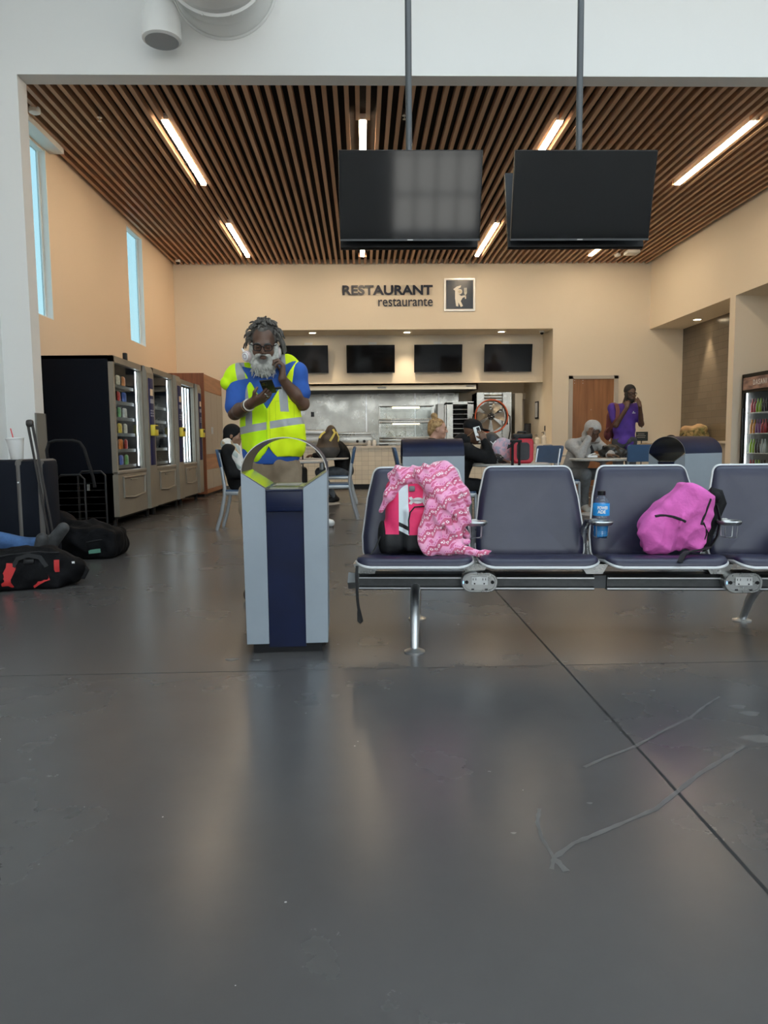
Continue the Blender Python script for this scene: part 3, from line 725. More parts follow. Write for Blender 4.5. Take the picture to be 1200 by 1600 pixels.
b = MB(); b.box((-.01, -.098, .335), (.03, .012, .028), bev=.006); b.build('buckle', M('grey_plastic', (.16, .16, .17), .45), t)
M_silverlogo = M('silver_print', (.72, .72, .74), .4)
b = MB()
def arcstrip(mb, c, r0, r1, a0, a1, y, n=10, taper=.35):
    vs = []
    for i in range(n + 1):
        u = i / n; a = math.radians(a0 + (a1 - a0) * u); wd = (r1 - r0) * (1 - taper * abs(2 * u - 1)); rm = (r0 + r1) / 2
        for r in (rm - wd / 2, rm + wd / 2): vs.append((c[0] + r * math.cos(a) * 1.15, y, c[1] + r * math.sin(a)))
    mb.add(vs, [(2 * i, 2 * i + 1, 2 * i + 3, 2 * i + 2) for i in range(n)])
arcstrip(b, (.02, .305), .026, .046, 200, 340, -.0935); arcstrip(b, (.02, .245), .026, .046, 20, 160, -.0935)
b.build('emblem', M_silverlogo, t)

def blanket_fn(nt, b):
    x, y, z = xyz(nt)
    u = (x * .8 - y * .7 + z * .35) * 1.35; v = (z * .85 - x * .55 + y * .3) * 1.35 + (noise(nt, 5, 2) - .5) * .06
    zig = (u.pingpong(.03)) * .8; w_ = (v + zig).mod(.105)
    n = ramp(nt, noise(nt, 30, 3), .35, .65)
    c = mixc(nt, n, (.86, .40, .58), (.80, .30, .52))
    rose = w_.lt(.050); c = mixc(nt, rose, c, mixc(nt, n, (.52, .075, .17), (.68, .16, .28)))
    cu, cv = u.mod(.021) - .0105, w_ - .025
    mot = (cu * cu + cv * cv * .6).lt(.00006) * (cu.abs() - cv.abs() * .6).abs().gt(.0016)
    c = mixc(nt, mot * rose, c, (.93, .80, .85))
    dash = (w_ - .062).abs().lt(.004) * u.mod(.012).lt(.006); c = mixc(nt, dash, c, (.66, .10, .34))
    dm = ((u.mod(.09) - .045).abs() + (w_ - .083).abs()).lt(.016); c = mixc(nt, dm, c, (.62, .12, .26))
    nt.links.new(c.s, b.inputs['Base Color'])
    bn = nt.nodes.new('ShaderNodeBump'); bn.inputs['Strength'].default_value = .25; bn.inputs['Distance'].default_value = .004
    nt.links.new(noise(nt, 260, 2).s, bn.inputs['Height']); nt.links.new(bn.outputs[0], b.inputs['Normal'])
M_blanket = M('pink_fleece_print', rough=.9, sheen=.35, fn=blanket_fn)
S = SDF((-.24, -.3, -.03), (.42, .22, .5), .006)
S.ell((.135, .0, .25), (.12, .13, .19), .04)
S.seg((-.07, -.03, .395), (.16, -.02, .40), .05, .06, .05)                       # over the top
S.seg((-.05, -.075, .385), (-.13, -.075, .30), .030, .026, .03); S.seg((-.13, -.075, .30), (-.165, -.075, .225), .026, .014, .02)   # left flap
S.seg((.03, -.08, .41), (.15, -.15, .27), .034, .040, .02); S.seg((.15, -.15, .27), (.25, -.12, .17), .040, .028, .02)  # diagonal fold
S.seg((.06, -.08, .43), (.20, -.11, .30), .035, .04, .015); S.seg((.20, -.11, .30), (.255, -.09, .20), .04, .03, .02)
S.seg((.15, -.0, .43), (.25, -.05, .30), .04, .045, .02); S.seg((.25, -.05, .30), (.27, -.06, .19), .045, .02, .02)
S.seg((.075, -.15, .26), (.045, -.17, .10), .026, .036, .014); S.seg((.115, -.165, .24), (.10, -.185, .08), .024, .034, .008); S.seg((.155, -.155, .22), (.16, -.17, .07), .026, .034, .008); S.seg((.20, -.13, .20), (.215, -.14, .08), .022, .03, .008)
S.seg((.05, -.165, .07), (.16, -.175, .04), .038, .032, .02); S.seg((.035, -.15, .13), (.06, -.18, .04), .028, .032, .02)
S.seg((.16, -.175, .045), (.255, -.185, .03), .034, .026, .02); S.seg((.13, -.12, .075), (.26, -.13, .065), .028, .022, .012)
S.seg((.255, -.185, .03), (.325, -.2, .012), .024, .018, .01); S.ell((.335, -.2, .02), (.022, .02, .022), .012); S.seg((.33, -.2, .02), (.365, -.2, .03), .014, .006, .01)
S.seg((.2, -.08, .16), (.27, -.09, .085), .03, .016, .02)
X, Y, Z = S.grid(); cr = np.sin((X * .75 + Z * .55 - Y * .4) * 42 + 3.2 * nz(X, Y, Z, 11, 1.)); cr = (np.abs(cr) - .6) * (.55 + .45 * np.sin(X * 9 - Z * 13 + 2.)); S.d += (.016 * cr).astype(np.float32)
S.wrinkle(.006, 24, 2.)
bl = S.mesh('fleece_blanket', M_blanket); bl.location = BL(-.015, -.02, .434); bl.rotation_euler = (0, 0, BZ + .12)
props(bl, 'pink patterned fleece blanket draped over the backpack on the left bench seat', 'blanket')

# magenta backpack on the third seat
M_magenta = M('magenta_canvas', (.66, .12, .44), .8, var=(9, .12), bump=(38, .5))
t = thing('magenta_backpack', 'plain magenta pink backpack slumped on the third bench seat', 'backpack', BL(1.295, -.05, .434), BZ)
pts = [(-.178, .035), (-.168, .15), (-.135, .20), (-.06, .275), (.020, .352), (.055, .355), (.135, .32), (.175, .295), (.178, .245), (.15, .115), (.12, .005), (-.145, .002)]
S = SDF((-.28, -.2, -.03), (.3, .22, .44), .0065)
SDFpoly(S, pts, .0, .105, .05); S.ell((-.10, -.07, .10), (.11, .07, .11), .04); S.ell((.03, -.075, .2), (.10, .05, .14), .05)
S.seg((.01, -.13, .34), (-.04, -.135, .02), .006, .006, .006)
X, Y, Z = S.grid(); S.d += (.013 * np.abs(np.sin((X * .6 - Z * .8) * 34 + 2.5 * np.sin(X * 13 + Z * 7))) * np.clip((.25 - Z) * 8, 0, 1) + .010 * np.abs(np.sin((X * .9 + Z * .5) * 24 + 2 * np.sin(Z * 15))) + 0 * Y).astype(np.float32)
S.seg((-.115, -.16, .11), (-.03, -.16, .085), .03, .012, .02, cut=True); S.seg((-.16, -.15, .06), (-.06, -.165, .05), .016, .008, .02, cut=True); S.seg((-.02, -.16, .24), (.05, -.15, .2), .012, .006, .015, cut=True)
S.wrinkle(.007, 24, .5); S.wrinkle(.003, 60, 4.); S.keep(lambda X, Y, Z: -Z - 0 * X - 0 * Y)
S.mesh('body', M_magenta, t)
def onto(x, z, off=.0):   # front face height of the bag at (x, z)
    i = int((x - S.lo[0]) / S.h); k = int((z - S.lo[2]) / S.h); col = S.d[i, :, k]; j = np.argmax(col < 0)
    return (x, float(S.ax[1][j]) - off if (col < 0).any() else -.1, z)
b = MB(); b.tube([onto(x, z, .001) for x, z in ((.145, .31), (.13, .275), (.118, .24), (.105, .2), (.095, .175), (.088, .155))], .0065, 8); zp = b.build('zip', M_web, t)
b = MB(); b.tube([onto(x, z, .003) for x, z in ((.098, .165), (.104, .15), (.115, .125), (.118, .105), (.112, .08))], .004, 8); b.tube([onto(x, z, .004) for x, z in ((.105, .15), (.125, .115), (.135, .1))], .003, 8); b.build('zip_pull', M_web, zp)
b = MB(); b.tube([onto(x, z, .001) for x, z in ((-.13, .196), (-.105, .199), (-.08, .200), (-.05, .195), (-.02, .184), (.005, .172))], .0065, 8); b.build('zip', M_web, t)
b = MB(); b.tube([(.165, .02, .30), (.20, .02, .285), (.215, .02, .25), (.19, .03, .17), (.155, .03, .09), (.14, .02, .02)], [.02, .026, .024, .022, .025, .02], 10, sq=(1, 1.6)); b.ball((.195, .0, .28), (.022, .03, .028)); b.ball((.145, .02, .06), (.03, .05, .055)); b.build('back_panel', M_black_soft, t)
loop_strap('shoulder_strap', [(.14, -.06, .04), (.10, -.12, .036), (.04, -.16, .036), (-.01, -.20, .036), (-.035, -.228, .026), (-.055, -.246, -.006)], .026, M_web, t, side=(1, -.9, .1))
loop_strap('shoulder_strap', [(.19, -.02, .24), (.205, -.03, .17), (.19, -.04, .09), (.15, -.05, .03)], .024, M_web, t, side=(0, 1, 0))

# grey bundle on the fourth seat
S = SDF((-.2, -.15, -.02), (.2, .15, .24), .008)
S.ell((0, 0, .07), (.14, .11, .075), .03); S.ell((.03, -.02, .14), (.1, .09, .055), .03); S.wrinkle(.008, 30, 3.); S.keep(lambda X, Y, Z: -Z - 0 * X - 0 * Y)
o = S.mesh('folded_jacket', M('grey_fleece', (.10, .095, .085), .9, var=(14, .3))); o.location = BL(1.96, -.06, .434); o.rotation_euler = (0, 0, BZ)
props(o, 'bundled dark grey jacket on the rightmost bench seat, mostly past the frame', 'jacket')

# ================================================================== litter bins
M_binfront = M('pale_blue_grey_metal', (.31, .355, .40), .45, .3, var=(3, .06), bump=(250, .03))
M_navy = M('navy_enamel', (.0025, .007, .034), .4, spec=.3, var=(6, .2))
M_hoodin = M('hood_inside', (.13, .12, .10), .24, .9)
M_lipedge = M('bare_edge', (.5, .5, .48), .35, .8)
M_vsteel = M('mirror_steel', (.62, .60, .50), .16, 1., var=(9, .15, (1, 6, 6)))
def litter_bin(lab, loc, rz, L):
    t = thing('litter_bin', lab, 'bin', loc, rz, 'hooded litter bins'); h = L / 2
    RY = Matrix(((1, 0, 0), (0, 0, -1), (0, 1, 0)))
    for s in (-1, 1):
        poly = [(s * .088, .05), (s * .192, .05), (s * .200, .865), (s * .088, .79)]
        if s < 0: poly = poly[::-1]
        b = MB(); b.prism(poly, L, (0, h, 0), RY); b.build('side_panel', M_binfront, t, sharp=20)
        b = MB(); b.add([(s * .199, y, .8665) for y in (-h - .002, h + .002)] + [(s * .086, y, .7925) for y in (-h - .002, h + .002)] + [(s * .199, y, .870) for y in (-h - .002, h + .002)] + [(s * .086, y, .796) for y in (-h - .002, h + .002)], [(0, 1, 3, 2), (4, 6, 7, 5), (0, 4, 5, 1), (2, 3, 7, 6), (0, 2, 6, 4), (1, 5, 7, 3)]); b.build('chute_plate', M_vsteel, t, smooth=False)
    b = MB(); b.span((-.0875, -h + .014, .03), (.0875, h - .014, .66)); b.span((-.0875, -h + .010, .66), (.0875, h - .01, .785)); b.build('door_panel', M_navy, t, smooth=False)
    b = MB(); b.box((0, -h - .004, .735), (.172, .016, .105), bev=.006); b.box((0, -h - .013, .782), (.172, .012, .006)); b.box((0, -h - .012, .705), (.168, .003, .002)); b.ball((.0, -h - .013, .692), .004, n=8); b.build('flap', M_navy, t)
    b = MB()
    for a, c in (((-.088, -h), (.088, -h + .045)), ((-.088, h - .045), (.088, h)), ((-.088, -h), (-.066, h)), ((.066, -h), (.088, h))): b.span((a[0], a[1], .786), (c[0], c[1], .796))
    b.build('rim_plate', M_vsteel, t, smooth=False)
    b = MB(); b.span((-.085, -h + .03, .70), (.085, h - .03, .77)); b.build('liner', M_black, t)
    b = MB(); b.span((-.165, -h + .03, 0), (.165, h - .03, .055)); b.build('plinth', M_black, t)
    N = 28; A = [PI * i / N for i in range(N + 1)]
    o_ = [(.200 * math.cos(a), .865 + .165 * math.sin(a)) for a in A]; i_ = [(.1965 * math.cos(a), .865 + .1615 * math.sin(a)) for a in A]
    b = MB()
    vo = [(x, y, z) for y in (-h, h) for x, z in o_]; vi = [(x, y, z) for y in (-h, h) for x, z in i_]; n = N + 1
    b.add(vo, [(k, k + 1, n + k + 1, n + k) for k in range(N)], 0); b.add(vi, [(k + 1, k, n + k, n + k + 1) for k in range(N)], 1)
    for q in (0, n): b.add(vo[q:q + n] + vi[q:q + n], [(k, k + 1, n + k + 1, n + k) for k in range(N)], 2)
    b.build('hood', [M_navy, M_hoodin if L < .5 else M_navy, M_lipedge], t)
    return t
litter_bin('tall grey and navy hooded bin standing in front of the man in the vest', (-.372, 3.66, 0), math.radians(1.5), .42)
litter_bin('grey and navy hooded bin seen side-on behind the pink blanket', (.67, 7.1, 0), PI / 2, .58)
litter_bin('grey and navy hooded bin seen at an angle behind the magenta backpack', (3.17, 7.15, 0), math.radians(-58), .60)

# ================================================================== restaurant tables and chairs
M_chair_blue = M('blue_chair_plastic', (.040, .085, .165), .4, var=(5, .1))
M_chair_alu = M('chair_aluminium', (.42, .45, .48), .36, .7)
M_tabletop = M('grey_tabletop', (.52, .50, .47), .35, var=(70, .08))
def make_chair(lab, loc, rz):
    t = thing('cafe_chair', lab, 'chair', loc, rz, 'blue and aluminium cafe chairs')
    for s in (-1, 1):
        b = MB(); b.tube([(s * .2, .305, 0), (s * .2, .25, .18), (s * .2, .205, .40), (s * .2, .20, .5), (s * .2, .225, .70), (s * .2, .262, .90)], .0175, 10, sq=(.75, 1.25)); b.build('leg', M_chair_alu, t)
        b = MB(); b.tube([(s * .2, -.21, 0), (s * .2, -.205, .44)], .0165, 10, sq=(1.2, .8)); b.build('leg', M_chair_alu, t)
    b = MB()
    for s in (-1, 1): b.box((s * .2, 0, .43), (.022, .41, .045), bev=.006)
    b.box((0, -.205, .43), (.4, .022, .045), bev=.006); b.box((0, .2, .43), (.4, .022, .045), bev=.006); b.build('seat_frame', M_chair_alu, t)
    b = MB(); pillow(b, rrect(.42, .43, .04), [(.01, -.004), (0, 0), (0, .014), (.006, .02), (.05, .016), (1, .012)]); b.map(lambda v: Vector((v.x, v.y, .452 + v.z))); b.build('seat', M_chair_blue, t)
    b = MB(); pillow(b, rpoly([(-.212, 0), (.212, 0), (.235, .215), (-.235, .215)], [.02, .02, .04, .04]), [(.004, -.016), (0, -.012), (0, .012), (.004, .016), (.1, .016), (1, .016)])
    b.map(lambda v: Vector((v.x, .236 + v.y * .2 - v.z + .35 * (.04 - v.x * v.x) , .725 + v.y))); b.build('backrest', M_chair_blue, t)
    return t
ch = make_chair('blue cafe chair under the seated man wrapped in the pale checked towel', (-1.40, 8.78, 0), PI / 2)
dup(ch, (-.37, 9.78, 0), -PI / 2, 'empty blue cafe chair side-on just right of the tall bin')
dup(ch, (.66, 8.95, 0), PI / 2, 'blue cafe chair under the blonde woman, behind the side-on bin')
dup(ch, (1.0, 8.0, 0), PI / 2, 'blue cafe chair under the phoning person in the black cap')
dup(ch, (2.10, 9.0, 0), -PI / 2 + .5, 'empty blue cafe chair right of the red speaker')
dup(ch, (2.84, 10.12, 0), PI / 2 - .5, 'blue cafe chair under the person in the grey hoodie')
dup(ch, (3.50, 9.38, 0), PI + .1, 'empty blue cafe chair seen from behind, left of the angled bin')
dup(ch, (-.40, 12.24, 0), -PI / 2, 'blue cafe chair under the slumped person behind the dark bag')
dup(ch, (5.0, 11.8, 0), -PI / 2, 'blue cafe chair under the tan-sleeved person half hidden by the angled bin')
def make_table(lab, loc):
    t = thing('cafe_table', lab, 'table', loc, 0, 'round cafe tables')
    b = MB(); b.lathe([(.41, .728), (.438, .735), (.44, .745), (.44, .755), (.435, .76)], n=48); b.build('tabletop', M_tabletop, t)
    b = MB(); b.lathe([(.04, .02), (.04, .70), (.12, .72), (.12, .73)], n=24); b.build('pedestal', M_chair_alu, t)
    b = MB(); b.lathe([(.29, 0), (.295, .006), (.28, .016), (.08, .03), (.045, .05)], n=40); b.build('base', M_tabletop, t)
    return t
tb = make_table('round grey cafe table just behind the man in the vest', (-.91, 10.35, 0))
dup(tb, (-.66, 12.1, 0), None, 'round grey cafe table with the dark bag on it, in front of the counter')
dup(tb, (1.60, 8.05, 0), None, 'round cafe table carrying the red speaker and pink bag')
dup(tb, (3.22, 9.78, 0), None, 'round cafe table where the person in the grey hoodie leans')
dup(tb, (4.42, 11.95, 0), None, 'round cafe table between the man in purple and the angled bin')
dup(tb, (3.68, 12.75, 0), None, 'round cafe table by the wall behind the hooded person')

# ================================================================== vending machines
M_vend_black = M('vending_black', (.003, .005, .010), .55, spec=.12)
M_vend_silver = M('vending_champagne', (.27, .245, .205), .42, .35, var=(3, .06))
M_vend_navy = M('vending_navy', (.010, .013, .085), .5, spec=.2)
M_yellow = M('reader_yellow', (.75, .62, .05), .4)
M_tube = M('cold_tube', (.9, .95, 1), .4, emit=((.85, .93, 1.), 6.))
M_tube2 = M('cold_panel', (.9, .95, 1), .4, emit=((.80, .92, 1.), 2.2))
VENDINT = M('vending_interior', (.014, .014, .016), .5)
def vending(lab, y0, L, h, kind):
    t = thing('vending_machine', lab, 'vending machine', (-2.96, y0, 0), 0, 'vending machines along the left wall')
    D = .86; wE = L * .78
    b = MB(); b.span((-D, 0, .09), (-D + .03, L, h)); b.span((-D, 0, .09), (-.06, .035, h)); b.span((-D, L - .035, .09), (-.06, L, h)); b.span((-D, 0, h - .04), (-.06, L, h)); b.span((-D, 0, .09), (-.06, L, .66)); b.span((-D, wE, .66), (-.06, wE + .03, h)); b.build('cabinet', M_vend_black, t, smooth=False)
    b = MB(); b.span((-.40, .036, .66), (-.37, wE - .001, h - .04)); b.span((-.40, .0355, .661), (-.08, .04, h - .041)); b.build('interior_lining', VENDINT, t, smooth=False)
    b = MB(); b.span((-.06, 0, h - .075), (.0, wE, h)); b.span((-.06, 0, .66), (0, .05, h)); b.span((-.06, wE - .05, .66), (0, wE, h)); b.box((-.02, wE / 2, .665), (.07, wE, .05), bev=.015); b.build('front_frame', M_vend_silver, t)
    b = MB(); b.span((-.03, .05, .69), (-.025, wE - .05, h - .075)); b.build('glass', M_cabglass, t)
    b = MB(); b.span((-.06, .0, .13), (.005, wE, .64)); lp = b.build('lower_panel', M_vend_silver, t)
    b = MB(); b.tube([(.012, .14 * wE, .60), (.012, .9 * wE, .60), (.012, .88 * wE, .36), (.018, .5 * wE, .335), (.012, .16 * wE, .36)], .014, 10, closed=True); b.span((.004, .17 * wE, .37), (.009, .87 * wE, .59), 0); b.box((.014, .5 * wE, .565), (.02, .22 * wE, .018), bev=.006); b.build('delivery_door', M_vend_silver, lp)
    b = MB(); b.prism(rpoly([(-.06, .13), (.055, .13), (.055, h - .09), (.03, h), (-.06, h)], [0, .02, .03, .02, 0]), L - wE, (0, L, 0), Matrix(((1, 0, 0), (0, 0, -1), (0, 1, 0)))); pc = b.build('control_column', M_vend_silver, t)
    ym = (wE + L) / 2; yw = (L - wE) * .62
    b = MB(); b.box((.057, ym, (.72 + h - .16) / 2), (.012, yw, h - .88), bev=.004); b.build('control_panel', M_vend_navy, pc)
    b = MB(); b.box((.085, ym, 1.20), (.07, yw * .95, .15), bev=.012); b.box((.124, ym, 1.235), (.01, yw * .6, .05), 1); b.build('card_reader', [M_yellow, M_black], pc)
    b = MB()
    for k in range(3):
        for j in range(2): b.box((.066, ym + (j - .5) * yw * .4, 1.40 + .035 * k), (.006, yw * .25, .02))
    b.box((.066, ym, 1.60), (.006, yw * .7, .06)); b.build('keypad', M('keypad_grey', (.25, .26, .35), .4), pc)
    b = MB(); b.box((.066, ym, 1.72), (.005, yw * .6, .09)); b.build('notice', M('paper_cream', (.75, .6, .45), .6), pc)
    if kind < 3:
        b = MB(); b.tube([(-.075, wE - .07, .72), (-.075, wE - .07, h - .09)], .0075, 10); b.build('light_tube', M_tube, t)
        b = MB(); b.tube([(-.075, .054, .72), (-.075, .054, h - .09)], .012, 10); b.build('light_tube', M_tube, t)  # added near-side tube, hidden behind the stile, to light the snacks
    for k in range(6 if kind == 1 else 5):
        z = .72 + k * (h - .86) / 6
        b = MB(); b.span((-.36, .05, z), (-.10, wE - .12, z + .012)); b.span((-.10, .05, z - .012), (-.095, wE - .12, z + .03), 1)
        for j in range(5):
            y = .10 + j * (wE - .3) / 4; b.tube([(-.34 + .03 * i, y + .03 * math.cos(i * PI / 2), z + .05 + .035 * math.sin(i * PI / 2)) for i in range(9)], .0025, 5)
        b.build('tray', [M_darkgrey, M_darkgrey], t)
    for y in (.08, L - .1):
        for x in (-.08, -.7): b = MB(); b.tube([(x, y, 0), (x, y, .10)], .028, 10); b.build('foot', M_black, t)
    if kind == 3:
        b = MB()
        for j in range(5): b.tube([(-.09, .12 + j * (wE - .24) / 4, .70), (-.09, .12 + j * (wE - .24) / 4, h - .10)], .013, 10)
        b.build('light_tube', M_tube2, t)
    return wE
vending('black-sided vending machine nearest to us, with lit snack trays behind glass', 9.0, 1.52, 2.07, 1)
vending('middle vending machine with almost empty dark trays', 10.66, 1.46, 2.09, 2)
vending('farthest vending machine with bright white vertical light bars, next to the wooden locker', 12.26, 1.32, 2.07, 3)
cols = [('orange', (.75, .2, .03)), ('white', (.75, .75, .72)), ('red', (.55, .04, .03)), ('yellow', (.75, .5, .04)), ('blue', (.05, .12, .5)), ('pale', (.7, .62, .5)), ('green', (.1, .4, .1))]
bpk = MB(); pillow(bpk, rrect(.10, .14, .012), [(0, -.002), (.012, -.014), (.03, -.02), (1, -.022)]); pillow(bpk, rrect(.10, .14, .012), [(0, .0), (.012, .014), (.03, .02), (1, .022)]); bpk.map(lambda v: Vector((v.z, v.x, v.y + .07)))
pk = {}
rown = ['bottom', 'second', 'third', 'fourth', 'fifth', 'top']
for k in range(6):
    for j in range(4):
        cn, c = cols[(k * 3 + j * 2) % 7]
        if cn not in pk: pk[cn] = bpk.build('snack_packet', M('snack_' + cn, c, .35, var=(18, .5))); o = pk[cn]
        else: o = pk[cn].copy(); COL.objects.link(o)
        o.location = (-2.96 - .125, 9.0 + .11 + j * .215, .735 + k * 1.21 / 6); o.rotation_euler = (0, 0, .15 * math.sin(k * 5 + j * 3))
        props(o, '%s snack packet on the %s tray of the nearest vending machine, %s along' % (cn, rown[k], ('first', 'second', 'third', 'last')[j]), 'snack', 'snack packets in the nearest vending machine')
for k in range(4):
    cn, c = cols[(k + 1) % 7]; o = pk[cn].copy(); COL.objects.link(o); o.location = (-3.085, 10.66 + .11, .735 + k * 1.23 / 6)
    props(o, '%s snack packet alone on the %s tray of the middle vending machine' % (cn, rown[k]), 'snack', 'snack packets in the middle vending machine')
b = MB(); b.box((0, 0, .06), (.05, .06, .12), bev=.008); single('payment_antenna', b, M_black, 'small black box on top of the nearest vending machine', 'antenna', (-3.06, 9.8, 2.07))

# lockers beyond the vending machines
t = thing('locker_unit', 'tall cherry wood locker unit with grey doors beyond the vending machines', 'locker', (-2.97, 14.15, 0))
b = MB(); b.span((-.70, 0, .05), (0, .04, 2.34)); b.build('end_panel', M_cherry, t)
b = MB(); b.span((-.70, .04, .05), (-.03, 1.82, 2.30)); b.span((-.04, .04, 2.02), (-.012, 1.82, 2.33)); b.span((-.04, .04, .52), (-.014, 1.82, .80)); b.build('carcass', M('cherry_front', (.36, .17, .08), .45, var=(2, .2, (8, .6, 8))), t, smooth=False)
for i in range(3):
    y = .05 + i * .59
    b = MB(); b.span((-.03, y, .81), (-.004, y + .58, 2.01)); d = b.build('door', M_grey_door, t)
    b = MB(); b.tube([(.005, y + (.53 if i % 2 == 0 else .05), 1.20), (.005, y + (.53 if i % 2 == 0 else .05), 1.34)], .008, 8); b.build('handle', M_alu, d)
    b = MB(); b.span((-.03, y, .14), (-.006, y + .58, .51)); b.build('door', M_grey_door, t)
b = MB(); b.span((-.66, .03, 0), (-.06, 1.8, .06)); b.build('plinth', M_black, t)
# ================================================================== serving counter and kitchen
t = thing('serving_counter', 'cream tiled serving counter under the menu televisions', 'counter', (1.0, 16.2, 0))
b = MB(); b.span((-3.14, -.20, .1), (3.12, .40, .88)); b.build('tile_front', M_white_tile, t, smooth=False)
b = MB(); b.span((-3.14, -.24, .88), (3.125, .42, .93)); b.build('worktop', M_worktop, t, smooth=False)
b = MB(); b.span((-3.13, -.14, 0), (3.12, .38, .1)); b.build('plinth', M_black, t)
t = thing('extractor_hood', 'long steel extractor hood over the kitchen line', 'hood', (.6, 17.7, 2.22))
b = MB(); b.span((-3.1, -.4, 0), (2.12, -.36, .30)); b.span((-3.1, -.4, .1), (2.12, 1.0, .30)); b.span((2.08, -.4, 0), (2.12, 1.0, .3)); b.build('canopy', M('hood_steel', (.62, .52, .38), .35, 1.), t, smooth=False)
b = MB(); b.box((-.12, -.405, .045), (.2, .008, .05)); b.box((1.95, -.405, .07), (.2, .008, .04)); b.build('maker_plate', M_white_pl, t)
b = MB(); b.span((-3.05, -.35, .0), (2.05, .95, .09)); b.build('filter_bank', M_darkgrey, t)
b = MB(); b.box((0, 0, 0), (.08, .012, .12), bev=.003); single('wall_socket', b, M_darkgrey, 'dark double socket on the steel kitchen wall', 'socket', (-1.23, 18.69, 1.72))
# griddles
t = thing('griddle', 'long steel griddle with black knobs on the counter, left of the display case', 'griddle', (-.25, 16.35, .93))
b = MB(); b.box((0, 0, .12), (.95, .36, .2), bev=.01); b.box((0, -.01, .265), (.9, .34, .07), bev=.008); b.box((0, -.20, .22), (.95, .04, .02)); b.build('body', M_steel, t)
for x in (-.32, .15, .30): b = MB(); b.lathe([(.032, 0), (.028, .03)], (x, -.18, .10), 18, axis=(0, -1, 0)); b.build('knob', M_black, t)
t = thing('hot_plate', 'low steel hot plate beside the man in the vest, left end of the counter', 'hot plate', (-1.15, 16.38, .93))
b = MB(); b.box((0, 0, .15), (.85, .36, .12), bev=.01); b.box((0, 0, .30), (.85, .34, .12), bev=.02); b.box((0, -.19, .225), (.85, .03, .02)); b.build('body', M_steel_dull, t)
for s in (-1, 1): b = MB(); b.tube([(s * .38, 0, 0), (s * .38, 0, .1)], .02); b.build('foot', M_black, t)
for i, x in enumerate((.14, .25)):
    b = MB(); b.lathe([(.035, 0), (.045, .03), (.042, .1), (.03, .12), (.03, .125)], n=20)
    single('sugar_jar', b, M_white_pl, 'white shaker jar on the counter between griddle and display case, %s one' % ('left', 'right')[i], 'jar', (x + .02, 16.2, .93), 'shaker jars')
b = MB(); b.lathe([(.05, 0), (.05, .13), (.045, .15)], n=20); single('steel_canister', b, M_steel, 'small steel canister on the counter beside the white shaker jars', 'canister', (.05, 16.42, .93))
# heated display case
t = thing('display_case', 'steel and glass heated display case on the serving counter', 'display case', (.98, 16.38, .93))
b = MB(); b.box((0, 0, .05), (1.24, .44, .04)); b.box((-.5, 0, .015), (.2, .3, .03), 1); b.box((.45, 0, .015), (.2, .3, .03), 1); b.box((0, 0, .11), (1.2, .42, .08), bev=.01); b.build('base', [M_steel, M_black], t)
b = MB()
for s in (-1, 1): b.box((s * .585, -.19, .5), (.03, .03, .72)); b.box((s * .585, .19, .5), (.03, .03, .72))
for z in (.17, .50, .56, .86): b.box((0, -.19, z), (1.2, .035, .04), bev=.008); b.box((0, .19, z), (1.2, .03, .03))
b.box((0, 0, .88), (1.2, .42, .03)); b.box((0, 0, .53), (1.17, .38, .02)); b.build('frame', M_steel, t)
b = MB(); b.span((-.57, -.185, .19), (.57, -.18, .48)); b.span((-.57, -.185, .58), (.57, -.18, .84)); b.build('glass', M_cabglass, t)
b = MB(); b.tube([(-.3, 0, .83), (.3, 0, .83)], .018, 8); b.tube([(-.3, 0, .48), (.3, 0, .48)], .018, 8); b.build('heat_lamp', M('warm_tube', (1, .8, .5), .4, emit=((1, .75, .42), 5.)), t)
# tray rack
t = thing('tray_rack', 'steel tray rack with dark shelves behind the counter', 'rack', (2.27, 17.4, 0))
b = MB()
b.span((-.30, -.3, 0), (-.16, .3, 1.90)); b.span((.18, -.3, 0), (.32, .3, 1.90)); b.span((-.3, -.3, 1.86), (.32, .3, 1.92)); b.span((-.3, .27, 0), (.32, .3, 1.9)); b.build('frame', M_steel, t, smooth=False)
b = MB()
for k in range(10): b.span((-.16, -.28, .75 + .11 * k), (.18, .26, .757 + .11 * k))
b.build('tray', M_steel_dull, t, smooth=False)
b = MB(); b.span((-.16, .25, .1), (.18, .262, 1.85)); b.build('back_panel', M_black, t)
b = MB(); b.span((-.50, -.28, 0), (-.36, .3, 1.88)); b.span((-.345, -.30, .05), (-.31, -.26, 1.85)); single('steel_door_panel', b, M_steel_dull, 'narrow steel cabinet standing left of the tray rack', 'cabinet', (2.27, 17.45, 0), smooth=False)
# tall oven
t = thing('tall_oven', 'tall steel oven cabinet with a slatted vent, behind the drum fan', 'oven', (3.15, 17.9, 0))
b = MB(); b.span((-.42, -.4, 0), (-.25, .4, 2.15)); b.span((.20, -.4, 0), (.40, .4, 2.15)); b.span((-.42, -.3, 0), (.40, .4, 2.15)); b.build('body', M_steel, t, smooth=False)
b = MB()
for k in range(8): b.box((-.025, -.33, 1.60 + .07 * k), (.44, .05, .02), rot=Matrix.Rotation(.5, 3, 'X'))
b.build('vent_slats', M_steel_dull, t)
b = MB(); b.box((.02, -.36, 1.72), (.18, .04, .08)); b.box((.30, -.42, 1.45), (.03, .03, .12)); b.build('control', M_black, t)
